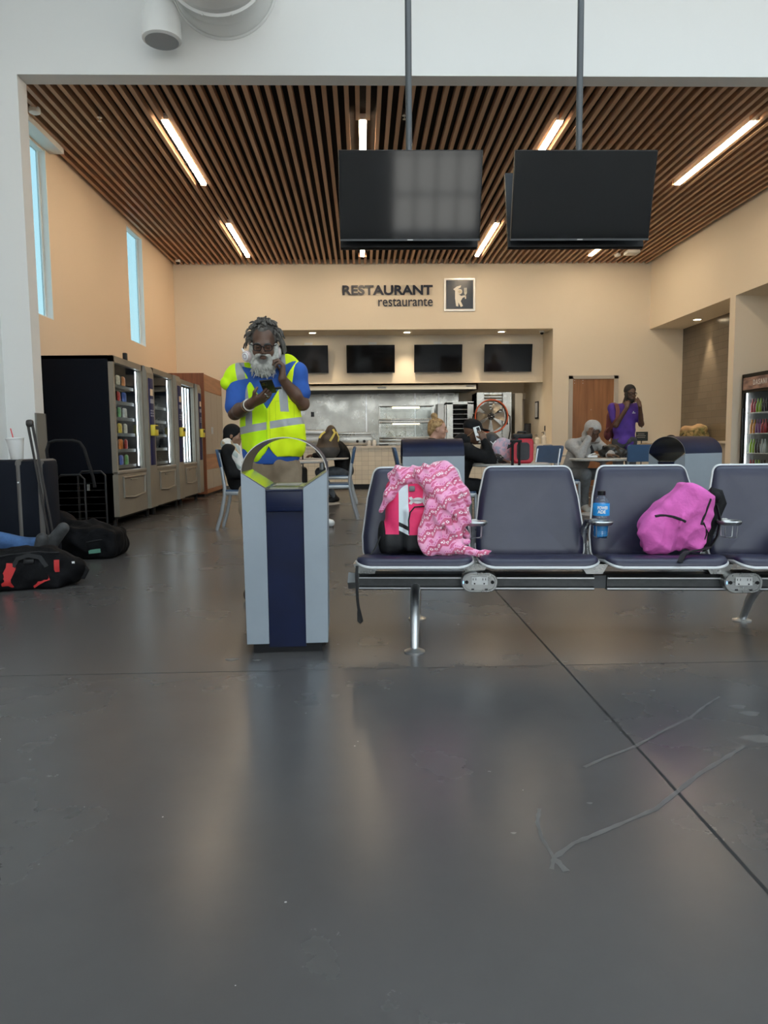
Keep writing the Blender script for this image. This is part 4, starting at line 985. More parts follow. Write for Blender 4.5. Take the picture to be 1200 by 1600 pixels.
# drum fan
t = thing('drum_fan', 'round drum fan with orange rim standing on the counter', 'fan', (2.87, 16.42, .93))
FC = Vector((0, 0, .62))
b = MB(); b.lathe([(.352, -.10), (.36, -.10), (.36, .10), (.352, .10), (.352, -.10)], FC, 48, axis=(0, -1, 0), cap=False); b.build('drum', M('fan_drum', (.07, .065, .06), .4, .6), t)
b = MB(); b.tube([FC + Vector((.36 * math.cos(a), -.10, .36 * math.sin(a))) for a in [2 * PI * i / 48 for i in range(48)]], .016, 8, closed=True); b.build('rim', M('fan_orange', (.55, .10, .04), .4), t)
for k in range(6):
    b = MB(); vs = []
    for i in range(7):
        for j in range(2):
            r = .06 + .27 * i / 6; a = 2 * PI * k / 6 + (-.40 if j else .40) * (1 - .12 * i / 6); vs.append(FC + Vector((r * math.cos(a), -.0 + (-.04 if j else .04), r * math.sin(a))))
    b.add(vs, [(2 * i, 2 * i + 1, 2 * i + 3, 2 * i + 2) for i in range(6)]); b.add([v + Vector((0, .004, 0)) for v in vs], [(2 * i + 1, 2 * i, 2 * i + 2, 2 * i + 3) for i in range(6)]); b.build('blade', M('fan_blade', (.60, .57, .50), .35, .8), t)
b = MB(); b.lathe([(.02, -.07), (.075, -.05), (.08, .05)], FC, 24, axis=(0, -1, 0)); b.build('hub', M_black, t)
b = MB()
for r in [.06 + .022 * i for i in range(14)]: b.tube([FC + Vector((r * math.cos(a), -.10, r * math.sin(a))) for a in [2 * PI * i / 32 for i in range(32)]], .0012, 4, closed=True)
for k in range(6): a = 2 * PI * k / 6 + .3; b.tube([FC + Vector((.03 * math.cos(a), -.104, .03 * math.sin(a))), FC + Vector((.352 * math.cos(a), -.104, .352 * math.sin(a)))], .003, 5)
b.build('grille', M_steel_dull, t)
b = MB(); b.lathe([(.04, 0), (.04, .01)], FC + Vector((0, -.108, 0)), 20, axis=(0, -1, 0)); b.box(FC + Vector((0, -.12, .0)), (.035, .002, .012), 1); b.build('badge', [M_black, M_white_pl], t)
b = MB(); b.tube([(.37, .0, .66), (.43, 0, .62), (.44, 0, .30), (.40, 0, .10), (.36, .0, .02), (-.36, 0, .02), (-.40, 0, .10), (-.43, 0, .35), (-.40, 0, .62), (-.36, 0, .66)], .014, 8)
for s in (-1, 1): b.tube([(s * .36, -.2, .015), (s * .36, .2, .015)], .014, 8); b.ball((s * .375, 0, .66), .03, n=10)
b.build('stand', M_black, t)
b = MB(); b.box((0, 0, .3), (.9, .5, .03)); 
for x in (-.43, .43):
    for y in (-.2, .2): b.box((x, y, .15), (.03, .03, .3))
# picture and counter bits on the right
t = thing('wall_notice', 'small framed notice on the side wall of the kitchen', 'picture', (4.13, 17.35, 1.72))
b = MB(); b.box((-.01, 0, 0), (.02, .3, .40)); b.build('frame', M_black, t); b = MB(); b.box((-.022, 0, 0), (.003, .24, .34)); b.build('sheet', M_white_pl, t)
t = thing('payment_screen', 'black upright screen standing at the right end of the counter', 'screen', (3.70, 16.42, .93))
b = MB(); b.box((0, 0, .24), (.14, .05, .44), bev=.01); b.box((0, .02, .01), (.16, .16, .02)); b.build('body', M_black, t)
for i, (x, h, m, l) in enumerate(((3.87, .20, M('bottle_white', (.6, .58, .52), .3), 'clear sanitizer bottle at the right end of the counter'), (4.02, .26, M('bottle_pale', (.65, .64, .6), .3), 'white pump bottle at the right end of the counter, beside the wall'))):
    t = thing('pump_bottle', l, 'bottle', (x, 16.25, .93), 0, 'pump bottles on the counter')
    b = MB(); b.lathe([(.05, 0), (.055, .02), (.055, h * .6), (.02, h * .75), (.018, h * .8)], n=20); b.build('body', m, t)
    b = MB(); b.tube([(0, 0, h * .78), (0, 0, h), (-.05, 0, h - .01)], .008, 8); b.build('pump', M_darkgrey, t)
for i, z in enumerate((1.15, 1.28)):
    b = MB(); b.box((0, 0, 0), (.012, .08, .11), bev=.003); single('light_switch', b, M_darkgrey if i else M_white_pl, '%s wall switch beside the pump bottles at the right end of the counter' % ('upper dark' if i else 'lower white'), 'switch', (4.128, 16.6, z), 'switches by the counter')

# ================================================================== tiled niche and drinks cooler
t = thing('niche_counter', 'low beige counter along the brown tiled niche', 'counter', (6.7, 14.3, 0))
b = MB(); b.span((-.30, -1.7, .08), (.265, 1.68, .92)); b.build('cabinet', M('beige_laminate', (.45, .40, .33), .5), t, smooth=False)
b = MB(); b.span((-.33, -1.76, .92), (.268, 1.69, .96)); b.build('worktop', M_worktop, t, smooth=False)
def camo_fn(nt, b):
    x, y, z = xyz(nt); n = ramp(nt, noise(nt, 9, 4), .42, .56); n2 = ramp(nt, noise(nt, 16, 2), .5, .55)
    low = ramp(nt, z + x * -.25, .30, .22)
    c = mixc(nt, n, (.20, .21, .09), (.36, .27, .13)); c = mixc(nt, n2 * .7, c, (.07, .08, .03)); c = mixc(nt, low, (.36, .235, .13), c); nt.links.new(c.s, b.inputs['Base Color'])
t = thing('camouflage_backpack', 'tan and camouflage backpack lying on the niche counter', 'backpack', (6.68, 14.75, .96))
S = SDF((-.36, -.3, -.03), (.38, .3, .42), .012)
S.ell((0, 0, .14), (.27, .19, .17), .05); S.ell((.1, -.05, .22), (.17, .15, .12), .05); S.ell((-.12, -.05, .2), (.14, .14, .11), .05); S.seg((-.22, -.1, .16), (.2, -.14, .12), .05, .06, .03)
S.wrinkle(.013, 24, 1.); S.wrinkle(.006, 50, 2.); S.keep(lambda X, Y, Z: -Z - 0 * X - 0 * Y); S.mesh('body', M('camo_canvas', rough=.9, fn=camo_fn), t)
loop_strap('strap', [(-.25, -.12, .16), (-.30, -.13, .10), (-.34, -.13, .03), (-.33, -.14, .008)], .03, M_web, t, side=(0, 1, 0))
b = MB(); b.box((0, 0, .10), (.2, .2, .2), bev=.01); b.box((-.04, -.1, .1), (.12, .01, .14), 1); single('napkin_dispenser', b, [M_darkgrey, M_black], 'dark square dispenser on the niche counter beside the pier', 'dispenser', (6.82, 13.2, .96))
b = MB(); b.lathe([(.05, 0), (.055, .1), (.04, .14)], n=18); b.box((.06, 0, .06), (.08, .02, .03)); single('white_jug', b, M_white_pl, 'small white jug on top of the dark dispenser in the niche', 'jug', (6.80, 13.2, 1.16))
t = thing('counter_tap', 'thin tap with a pale head on the niche counter', 'tap', (6.74, 13.5, .96)); b = MB(); b.tube([(0, 0, 0), (0, 0, .26), (0, -.03, .31), (0, -.07, .30)], .008, 8); b.build('spout', M_darkgrey, t); b = MB(); b.ball((0, -.07, .295), (.03, .03, .035)); b.build('head', M_white_pl, t)
t = thing('menu_board', 'small dark notice board on a stand by the back wall, left of the angled bin', 'sign', (5.85, 15.3, 0))
b = MB(); b.box((0, 0, 1.07), (.25, .015, .19)); b.build('panel', M('board_dark', (.02, .035, .04), .4), t); b = MB(); b.tube([(0, .02, 0), (0, .02, 1.0)], .012); b.lathe([(.14, 0), (.14, .015)], n=20); b.build('stand', M_darkgrey, t)
b = MB()
for k, wd in enumerate((.14, .19, .17)): b.box((-.02, -.0085, 1.12 - .035 * k), (wd, .002, .008))
b.build('print_lines', M('print_pale', (.5, .5, .5), .5), t)
t = thing('wall_phone', 'small dark hook fitting on the back wall beside the tiled niche', 'fitting', (6.1, 15.98, 1.35)); b = MB(); b.box((0, -.01, 0), (.02, .02, .2), bev=.004); b.build('rod', M_darkgrey, t); b = MB(); b.box((0, -.03, -.1), (.09, .06, .02)); b.build('shelf', M_white_pl, t)

t = thing('drinks_cooler', 'black glass-door drinks cooler at the right edge of the restaurant', 'cooler', (6.36, 11.72, 0))
b = MB(); b.span((0, -.56, 0), (.7, -.52, 2.06)); b.span((0, .50, 0), (.7, .54, 2.06)); b.span((0, -.56, 2.02), (.7, .54, 2.06)); b.span((0, -.56, 0), (.7, .54, .35)); b.span((.62, -.56, 0), (.7, .54, 2.06)); b.span((0.012, -.52, 1.78), (.6, .5, 2.02)); b.build('cabinet', M_black, t, smooth=False)
b = MB(); b.span((.60, -.52, .35), (.618, .5, 1.78)); b.span((.05, .48, .35), (.6, .499, 1.78)); b.build('lining', M('cooler_lining', (.35, .35, .35), .5), t, smooth=False)
b = MB(); b.span((-.005, -.50, 1.80), (.01, .49, 2.0)); hd = b.build('header', M('cooler_header', (.32, .20, .17), .35, fn=lambda nt, bs: nt.links.new(mixc(nt, ramp(nt, noise(nt, 3, 3, .5, (1, 1, 4)), .4, .6), (.42, .27, .22), (.16, .10, .10)).s, bs.inputs['Base Color'])), t)
RD = Matrix(((0, 0, -1), (-1, 0, 0), (0, 1, 0)))
vs, fs = text_mesh('DASANI', .40, .085, .004, .0, 1.35); b = MB(); b.add([RD @ Vector(v) + Vector((-.007, .17, 1.865)) for v in vs], fs); b.build('lettering', M_white_pl, hd)
b = MB(); b.span((-.004, -.5, .36), (.002, .45, 1.77)); b.build('glass', M_cabglass, t)
b = MB(); b.span((-.02, .44, .34), (.012, .50, 1.79)); b.span((-.02, -.5, 1.75), (.012, .5, 1.79)); b.span((-.02, -.5, .33), (.012, .5, .38)); b.tube([(-.05, .40, .7), (-.05, .40, 1.5)], .012); b.build('door', M_black, t, smooth=False)
shelf_z = (.42, .76, 1.08, 1.42)
for z in shelf_z:
    b = MB()
    for k in range(12): b.tube([(.06 + .05 * k, -.5, z), (.06 + .05 * k, .47, z)], .003, 5)
    b.tube([(.04, -.5, z), (.04, .47, z)], .008, 6); b.build('wire_shelf', M_white, t)
b = MB(); b.tube([(.05, .455, .45), (.05, .455, 1.75)], .01, 8); b.build('light_tube', M('cooler_tube', (.9, .95, 1), .4, emit=((.9, .95, 1), 7.)), t)
bb = MB(); bb.lathe([(.030, 0), (.033, .01), (.033, .13), (.012, .19), (.012, .21), (.014, .212), (.014, .228)], n=16)
bc = [('red', (.35, .03, .04)), ('green', (.25, .40, .03)), ('dark', (.03, .02, .02)), ('clear', (.45, .5, .52)), ('orange', (.5, .2, .02)), ('purple', (.18, .04, .16))]
shn = ('bottom', 'second', 'third', 'top'); bo = {}
for k, z in enumerate(shelf_z):
    for j in range(6):
        cn, c = bc[(k * 2 + j // 2 + (0 if k != 1 else 5)) % 6]
        if cn not in bo: bo[cn] = bb.build('soda_bottle', M('soda_' + cn, c, .15, coat=.5)); o = bo[cn]
        else: o = bo[cn].copy(); COL.objects.link(o)
        o.location = (6.36 + .12, 11.72 + .40 - j * .085, z + .004)
        props(o, '%s drink bottle on the %s shelf of the cooler, %s from its left end' % (cn, shn[k], ('first', 'second', 'third', 'fourth', 'fifth', 'sixth')[j]), 'bottle', 'bottles in the drinks cooler')

# ================================================================== things on the tables
M_leather = M('dark_leatherette', (.03, .028, .03), .5, var=(12, .5), bump=(50, .3))
def bag_fn(nt, b):
    x, y, z = xyz(nt); c = mixc(nt, ramp(nt, noise(nt, 12, 3), .3, .7), (.035, .034, .036), (.06, .058, .055)); c = mixc(nt, z.gt(.17), c, (.085, .06, .04)); nt.links.new(c.s, b.inputs['Base Color'])
t = thing('dark_backpack', 'dark brown and grey backpack with yellow straps standing on the table by the counter', 'backpack', (-.56, 11.95, .76))
S = SDF((-.3, -.25, -.02), (.3, .25, .58), .01)
S.ell((0, 0, .12), (.2, .14, .14), .05); S.ell((.02, 0, .28), (.17, .12, .14), .06); S.ell((.06, 0, .42), (.09, .09, .10), .05); S.wrinkle(.01, 28, 1.5); S.keep(lambda X, Y, Z: -Z - 0 * X - 0 * Y)
S.mesh('body', M('bag_brown', rough=.6, fn=bag_fn), t)
M_ylw = M('strap_yellow', (.70, .56, .12), .6)
loop_strap('strap', [(.10, -.095, .46), (.13, -.12, .40), (.09, -.14, .33), (.05, -.14, .27)], .035, M_ylw, t); loop_strap('strap', [(-.03, -.09, .42), (-.08, -.12, .38), (-.12, -.13, .32)], .03, M_ylw, t); loop_strap('strap', [(.15, -.06, .42), (.19, -.08, .33), (.18, -.1, .26)], .02, M_ylw, t)
t = thing('rolling_case', 'dark rolling case with a raised black pull handle under the table near the counter', 'suitcase', (-1.05, 11.62, 0))
b = MB(); b.box((0, 0, .34), (.36, .24, .58), bev=.05); b.build('body', M_black_soft, t)
b = MB(); b.tube([(-.11, .09, .6), (-.11, .09, 1.05), (.11, .09, 1.05), (.11, .09, .6)], .011, 8); b.build('pull_handle', M_black, t)
b = MB(); [b.lathe([(.04, -.015), (.04, .015)], (s * .13, .07, .04), 14, axis=(1, 0, 0)) for s in (-1, 1)]; b.build('wheel', M_black, t)
# red speaker, pink bag, black backpack with print, spotted pouch
t = thing('portable_speaker', 'red and black portable speaker with a carry strap on the middle table', 'speaker', (1.72, 7.92, .76))
b = MB(); pillow(b, rrect(.23, .27, .05), [(.02, -.08), (0, -.06), (0, .06), (.02, .08), (1, .08)]); b.map(lambda v: Vector((v.x, -v.z, v.y + .136))); b.build('body', M('speaker_red', (.50, .015, .035), .4), t)
b = MB(); pillow(b, rrect(.14, .19, .04), [(.0, 0), (.006, .012), (1, .012)]); b.map(lambda v: Vector((v.x, -.08 - v.z, v.y + .13))); b.build('grille', M('speaker_grille', (.045, .045, .05), .6, bump=(500, .5)), t)
b = MB(); b.box((0, 0, .285), (.215, .14, .07), bev=.025); b.tube([(-.05, 0, .315), (-.04, 0, .335), (.04, 0, .335), (.05, 0, .315)], .012, 8); b.build('lid', M_black, t)
loop_strap('strap', [(-.05, -.075, .30), (-.09, -.10, .24), (-.14, -.11, .19), (-.17, -.11, .16), (-.15, -.1, .2)], .03, M_web, t)
def fab(c1, c2, sc, lo=.45, hi=.55):
    def f(nt, b): nt.links.new(mixc(nt, ramp(nt, noise(nt, sc, 2), lo, hi), c1, c2).s, b.inputs['Base Color'])
    return f
S = SDF((-.2, -.16, -.02), (.2, .16, .32), .01)
S.ell((0, 0, .13), (.13, .10, .14), .04); S.ell((.05, 0, .2), (.08, .08, .07), .03); S.wrinkle(.01, 40, 1.); S.keep(lambda X, Y, Z: -Z - 0 * X - 0 * Y)
o = S.mesh('floral_bag', M('pink_floral', rough=.8, fn=fab((.70, .45, .52), (.42, .40, .50), 22))); o.location = (1.55, 8.12, .76); props(o, 'pink and lilac floral cloth bag beside the red speaker', 'bag')
t = thing('black_backpack', 'black backpack with a small white print on the middle table', 'backpack', (1.44, 8.2, .76))
S = SDF((-.2, -.16, -.02), (.2, .16, .42), .01)
S.ell((0, 0, .16), (.12, .10, .19), .05); S.ell((0, -.04, .12), (.11, .09, .12), .03); S.wrinkle(.008, 30, 2.); S.keep(lambda X, Y, Z: -Z - 0 * X - 0 * Y); S.mesh('body', M_leather, t)
b = MB()
for p in (((-.03, .24), (.0, .21)), ((.03, .245), (.0, .21)), ((.0, .21), (-.005, .17)), ((-.035, .155), (.035, .165))): b.tube([(p[0][0], -.112, p[0][1]), (p[1][0], -.118, p[1][1])], .006, 6)
b.build('print', M_white_pl, t)
o = MB(); o.ball((0, 0, .055), (.10, .07, .055)); o = single('spotted_pouch', o, M('spotted_cloth', rough=.7, fn=fab((.012, .012, .012), (.75, .72, .65), 42, .60, .62)), 'black pouch with cream spots on the middle table', 'pouch', (1.43, 7.93, .76))
t = thing('rolling_case', 'dark rolling case with two tall black handle posts beside the red speaker', 'suitcase', (1.63, 7.45, 0))
b = MB(); b.box((0, 0, .33), (.36, .22, .56), bev=.05); b.build('body', M_black_soft, t)
b = MB()
for s in (-1, 1): b.tube([(s * .035 - .07, .0, .58), (s * .035 - .07, .0, .995)], .0135, 8)
b.box((-.07, 0, 1.0), (.12, .035, .03), bev=.01); b.build('pull_handle', M_black, t)
b = MB(); [b.lathe([(.04, -.015), (.04, .015)], (s * .13, .06, .04), 14, axis=(1, 0, 0)) for s in (-1, 1)]; b.build('wheel', M_black, t)
S = SDF((-.28, -.2, -.02), (.28, .2, .26), .009)
S.ell((0, 0, .07), (.20, .12, .075), .03); S.ell((-.02, 0, .13), (.12, .1, .06), .03); S.seg((-.08, -.05, .14), (.15, -.06, .09), .03, .03, .02); S.wrinkle(.014, 34, 1.); S.wrinkle(.008, 70, 3.); S.keep(lambda X, Y, Z: -Z - 0 * X - 0 * Y)
o = S.mesh('crumpled_bag', M('glossy_black_bag', (.02, .018, .016), .3, var=(10, .5))); o.location = (3.44, 10.05, .76); props(o, 'crumpled shiny black bag on the table beside the person in the grey hoodie', 'bag')
b = MB(); b.box((0, 0, .05), (.10, .07, .008), rot=Matrix.Rotation(-.3, 3, 'Y')); b.box((0, 0, .02), (.14, .09, .03), bev=.01); o = single('folded_paper', b, M_white_pl, 'crumpled white tissue on the table in front of the person in the grey hoodie', 'tissue', (3.12, 9.95, .761))

# ================================================================== luggage heap on the left
M_case = M('suitcase_fabric', (.006, .008, .014), .8, spec=.2, bump=(300, .15))
M_strip = M('suitcase_strip', (.11, .10, .092), .6)
t = thing('upright_suitcase', 'big black upright suitcase with grey strips under the foam cup, at the left edge', 'suitcase', (-2.80, 6.12, 0))
b = MB(); b.box((-.10, 0, .47), (.72, .30, .84), bev=.045); b.build('body', M_case, t)
for x in (.05, .215): b = MB(); b.box((x, 0, .47), (.062, .312, .852), bev=.045); b.build('strip', M_strip, t)
b = MB(); b.ball((.05, -.158, .71), .009, n=8); b.ball((.215, -.158, .71), .009, n=8); b.build('rivet', M_alu, t)
b = MB()
for dx in (0, .035): b.tube([(.155 + dx, -.165, 1.17), (.20 + dx, -.18, .88), (.27 + dx, -.18, .35), (.30 + dx, -.18, .08)], [.011, .009, .009, .009], 8)
b.box((.17, -.165, 1.18), (.06, .045, .06), bev=.02); b.build('pull_handle', M('handle_bronze', (.055, .05, .048), .4, .6), t)
b = MB(); b.tube([(-.4, 0, .90), (-.37, 0, .925), (-.25, 0, .925), (-.22, 0, .90)], .013, 8); b.build('top_handle', M_black, t)
b = MB(); [b.lathe([(.045, -.02), (.045, .02)], (sx * .3 - .1, sy * .1, .045), 14, axis=(1, 0, 0)) for sx in (-1, 1) for sy in (-1, 1)]; b.build('wheel', M_black, t)
t = thing('foam_cup', 'large white foam cup with a red straw standing on the upright suitcase', 'cup', (-2.81, 6.10, .892)); t.rotation_euler = (0, -.06, 0)
b = MB(); b.lathe([(.044, 0), (.047, .004), (.066, .168)], n=32); b.build('body', M('foam_white', (.80, .79, .77), .6), t)
b = MB(); b.lathe([(.069, .163), (.071, .168), (.070, .176), (.06, .178), (.055, .172), (.0, .172)], n=32, cap=False); b.build('lid', M_white_pl, t)
b = MB(); b.tube([(.005, 0, .05), (-.025, 0, .255)], .0045, 8); b.build('straw', M('straw_red', (.6, .03, .04), .4), t)
# folding cart
t = thing('luggage_cart', 'folded black wire luggage cart standing against the nearest vending machine', 'cart', (-2.78, 7.15, 0))
b = MB(); b.tube([(-.20, -.02, .70), (-.225, -.02, .96), (-.20, -.02, 1.03), (-.14, -.02, 1.05), (.02, -.02, 1.05), (.09, -.02, 1.03), (.13, -.02, .97), (.20, -.02, .70), (.215, -.02, .6)], .015, 10); b.build('handle', M_black_soft, t)
for dx, dy, hh, wd in ((-.0, -.05, .72, .26), (.17, .03, .75, .26)):
    b = MB(); b.tube([(dx - wd / 2, dy, .05), (dx - wd / 2, dy, hh - .04), (dx - wd / 2 + .04, dy, hh), (dx + wd / 2 - .04, dy, hh), (dx + wd / 2, dy, hh - .04), (dx + wd / 2, dy, .05)], .011, 8)
    for k in range(9): b.tube([(dx - wd / 2, dy, .1 + k * .067), (dx + wd / 2, dy, .1 + k * .067)], .003, 5)
    b.build('wire_frame', M_black, t)
b = MB(); [b.lathe([(.06, -.015), (.06, .015)], (sx, .0, .06), 18, axis=(1, 0, 0)) for sx in (-.2, .30)]; b.build('wheel', M_black, t)
b = MB(); b.box((.16, -.04, .60), (.02, .02, .06)); b.ball((-.16, -.06, .62), .014, n=8); b.build('clip', M_alu, t)
# bags
M_bagblack = M('black_nylon', (.005, .005, .006), .75, spec=.12, var=(8, .4), bump=(40, .35))
t = thing('black_holdall', 'black cloth holdall with a green tag slumped beside the nearest vending machine', 'bag', (-2.56, 6.72, 0))
S = SDF((-.5, -.36, -.03), (.5, .4, .5), .012)
S.ell((.08, -.02, .14), (.30, .24, .17), .06); S.box((.12, 0, .12), (.24, .22, .13), .06, .05); S.ell((-.2, .05, .2), (.18, .2, .2), .06); S.seg((-.3, .0, .30), (.1, -.02, .27), .05, .06, .05); S.seg((-.05, -.2, .26), (.33, -.16, .22), .03, .03, .03)
S.wrinkle(.017, 20, 1.); S.wrinkle(.009, 46, 2.); S.keep(lambda X, Y, Z: -Z - 0 * X - 0 * Y); S.mesh('body', M_bagblack, t)
b = MB(); b.box((.20, -.245, .075), (.10, .012, .034), rot=Matrix.Rotation(-.1, 3, 'Y')); b.build('tag', M('tag_green', (.12, .30, .22), .6), t)
b = MB(); b.tube([(-.02, -.225, .13), (.1, -.25, .15), (.22, -.235, .17), (.33, -.19, .18)], .006, 6); b.build('zip', M_web, t)
M_redweb = M('red_webbing', (.50, .02, .02), .7)
t = thing('duffel_bag', 'black duffel bag with red straps under the jeans legs at the left edge', 'bag', (-2.52, 5.22, 0)); t.rotation_euler = (0, 0, .30)
S = SDF((-.62, -.33, -.03), (.6, .33, .4), .011)
S.seg((-.40, 0, .13), (.28, 0, .13), .15, .145, .05); S.seg((.28, 0, .13), (.42, .0, .11), .14, .10, .05); S.box((-.05, 0, .05), (.42, .15, .06), .04, .05); S.ell((-.25, -.08, .16), (.14, .12, .12), .04); S.ell((.1, .02, .2), (.2, .12, .09), .05)
S.wrinkle(.014, 22, 3.); S.wrinkle(.007, 52, 1.); S.keep(lambda X, Y, Z: -Z - 0 * X - 0 * Y); S.mesh('body', M_bagblack, t)
def on_duffel(x, z, off):
    i = int((x - S.lo[0]) / S.h); k = int((z - S.lo[2]) / S.h); col = S.d[i, :, k]; j = int(np.argmax(col < 0)); return (x, float(S.ax[1][j]) - off, z)
loop_strap('strap', [on_duffel(.03 - .02 * math.sin(k), .02 + .035 * k, .006) for k in range(6)], .062, M_redweb, t); loop_strap('strap', [on_duffel(.335, .20 - .028 * k, .006) for k in range(4)], .035, M_redweb, t); loop_strap('strap', [on_duffel(.18 + .035 * k, .03 + .018 * k + .01 * math.sin(k), .006) for k in range(4)], .04, M_redweb, t, side=(0, .2, 1))
b = MB(); b.tube([(.43, -.02, .12), (.5, -.03, .15), (.525, -.03, .10), (.50, -.03, .05), (.44, -.02, .06)], .018, 10); b.build('end_handle', M_black_soft, t)
b = MB(); b.box((.44, -.08, .16), (.02, .03, .035)); b.box((.45, -.07, .125), (.03, .015, .012)); b.build('buckle', M_alu, t)
b = MB(); b.box(on_duffel(.16, .20, .008), (.07, .02, .035), bev=.008); b.build('buckle', M_black, t)
b = MB(); b.tube([on_duffel(x, .245 + .012 * math.sin(9 * x), .002) for x in [-.1 + .045 * k for k in range(11)]], .006, 6); b.build('zip', M_web, t)
loop_strap('carry_handle', [on_duffel(.06, .17, .004), on_duffel(.09, .225, .02), on_duffel(.16, .245, .03), on_duffel(.23, .225, .02), on_duffel(.27, .16, .004)], .03, M_web, t, side=(0, .3, 1))
# ================================================================== people
def axes(fwd, up):
    f = Vector(fwd).normalized(); u = Vector(up); u = (u - f * u.dot(f)).normalized(); r = f.cross(u)
    return Matrix((r, f, u)).transposed()      # columns: right, forward, up
def add_head(S, c, R, face=True, s=1.):
    c = Vector(c); P = lambda x, y, z: c + R @ Vector((x * s, y * s, z * s)); E = lambda p, r, k, cut=False: S.ell(P(*p), [q * s for q in r], k, R, cut)
    E((0, -.012, .035), (.077, .097, .088), .02); E((0, .030, -.040), (.060, .062, .078), .03); E((0, .060, -.096), (.032, .028, .026), .03)
    if face:
        S.seg(P(-.032, .082, .020), P(.032, .082, .020), .012 * s, None, .02)
        for q in (-1, 1):
            E((q * .031, .095, .000), (.019, .014, .011), .012, True); E((q * .031, .080, .000), (.015, .013, .013), .004)
            E((q * .045, .062, -.035), (.022, .02, .022), .02); E((q * .0785, -.004, -.012), (.010, .020, .032), .008); E((q * .013, .098, -.034), (.010, .010, .009), .008)
        S.seg(P(0, .090, .010), P(0, .112, -.028), .008 * s, .0125 * s, .010)
        S.seg(P(-.019, .089, -.060), P(.019, .089, -.060), .0075 * s, None, .008); S.seg(P(-.016, .088, -.071), P(.016, .088, -.071), .0085 * s, None, .006)
def add_hand(S, w, d, n, side=1, curl=.5, th=.5, s=1., k=.005):
    """wrist, finger direction, palm normal; side +1 right hand; curl in radians per knuckle (one or four values)"""
    y = Vector(d).normalized(); z = Vector(n); z = (z - y * z.dot(y)).normalized(); x = y.cross(z) * side; w = Vector(w); s = s * 1.0
    P = lambda a, b, c: w + (x * a + y * b + z * c) * s
    for a in (-.027, -.009, .009, .027): S.seg(P(a * .6, .005, 0), P(a, .085 - abs(a - .009) * .25, 0), .0165 * s, .0125 * s, .014)
    S.seg(P(.012, .02, .004), P(.030, .055, .006), .017 * s, .013 * s, .015)
    L = ((-.029, .076, .030, .020, .017, .0078), (-.010, .085, .040, .026, .020, .0086), (.010, .088, .043, .028, .021, .0090), (.029, .084, .039, .025, .020, .0088))
    cu = curl if hasattr(curl, '__len__') else [curl] * 4
    for i, (a, b, l1, l2, l3, r) in enumerate(L):
        p = P(a, b, 0); ang = 0.; sp = (a / .029) * .10
        for j, l in enumerate((l1, l2, l3)):
            ang += cu[i] * (.9, 1.1, .8)[j]; dv = (y * math.cos(ang) + z * math.sin(ang) + x * sp * math.cos(ang)).normalized(); q = p + dv * l * s
            S.seg(p, q, r * s * (1.05, .98, .92)[j], r * s * (.98, .92, .82)[j], k); p = q
    p = P(.030, .045, .008); dv = (x * .75 + y * .62 + z * .25).normalized(); q = p + dv * .036 * s; S.seg(p, q, .0115 * s, .0105 * s, .008)
    dv = (x * (.75 - th) + y * .75 + z * (.25 + th * .6)).normalized(); e = q + dv * .030 * s; S.seg(q, e, .0102 * s, .008 * s, .005)
def sub(J, o): return {k: (Vector(v) - o if k not in ('hf', 'hu') else Vector(v)) for k, v in J.items()}
def torso(S, J, inf=0., bulk=1., k=.05, low=True):
    right = (J['shR'] - J['shL']).normalized(); up = (J['neck'] - J['pelvis']).normalized(); fw = up.cross(right).normalized(); R = Matrix((right, fw, right.cross(fw))).transposed()
    S.ell(J['chest'], [(.165 + inf) * bulk, (.110 + inf) * bulk, .18 + inf], k, R); mid = (J['chest'] + J['pelvis']) / 2
    S.ell(mid, [(.150 + inf) * bulk, (.112 + inf) * bulk, .17 + inf], k, R)
    if low: S.ell(J['pelvis'], [(.165 + inf) * bulk, (.118 + inf) * bulk, .12 + inf], k, R)
    for q in ('R', 'L'): S.seg(J['neck'] * .75 + J['chest'] * .25, J['sh' + q], .058 + inf, .058 + inf, .04)
    return R
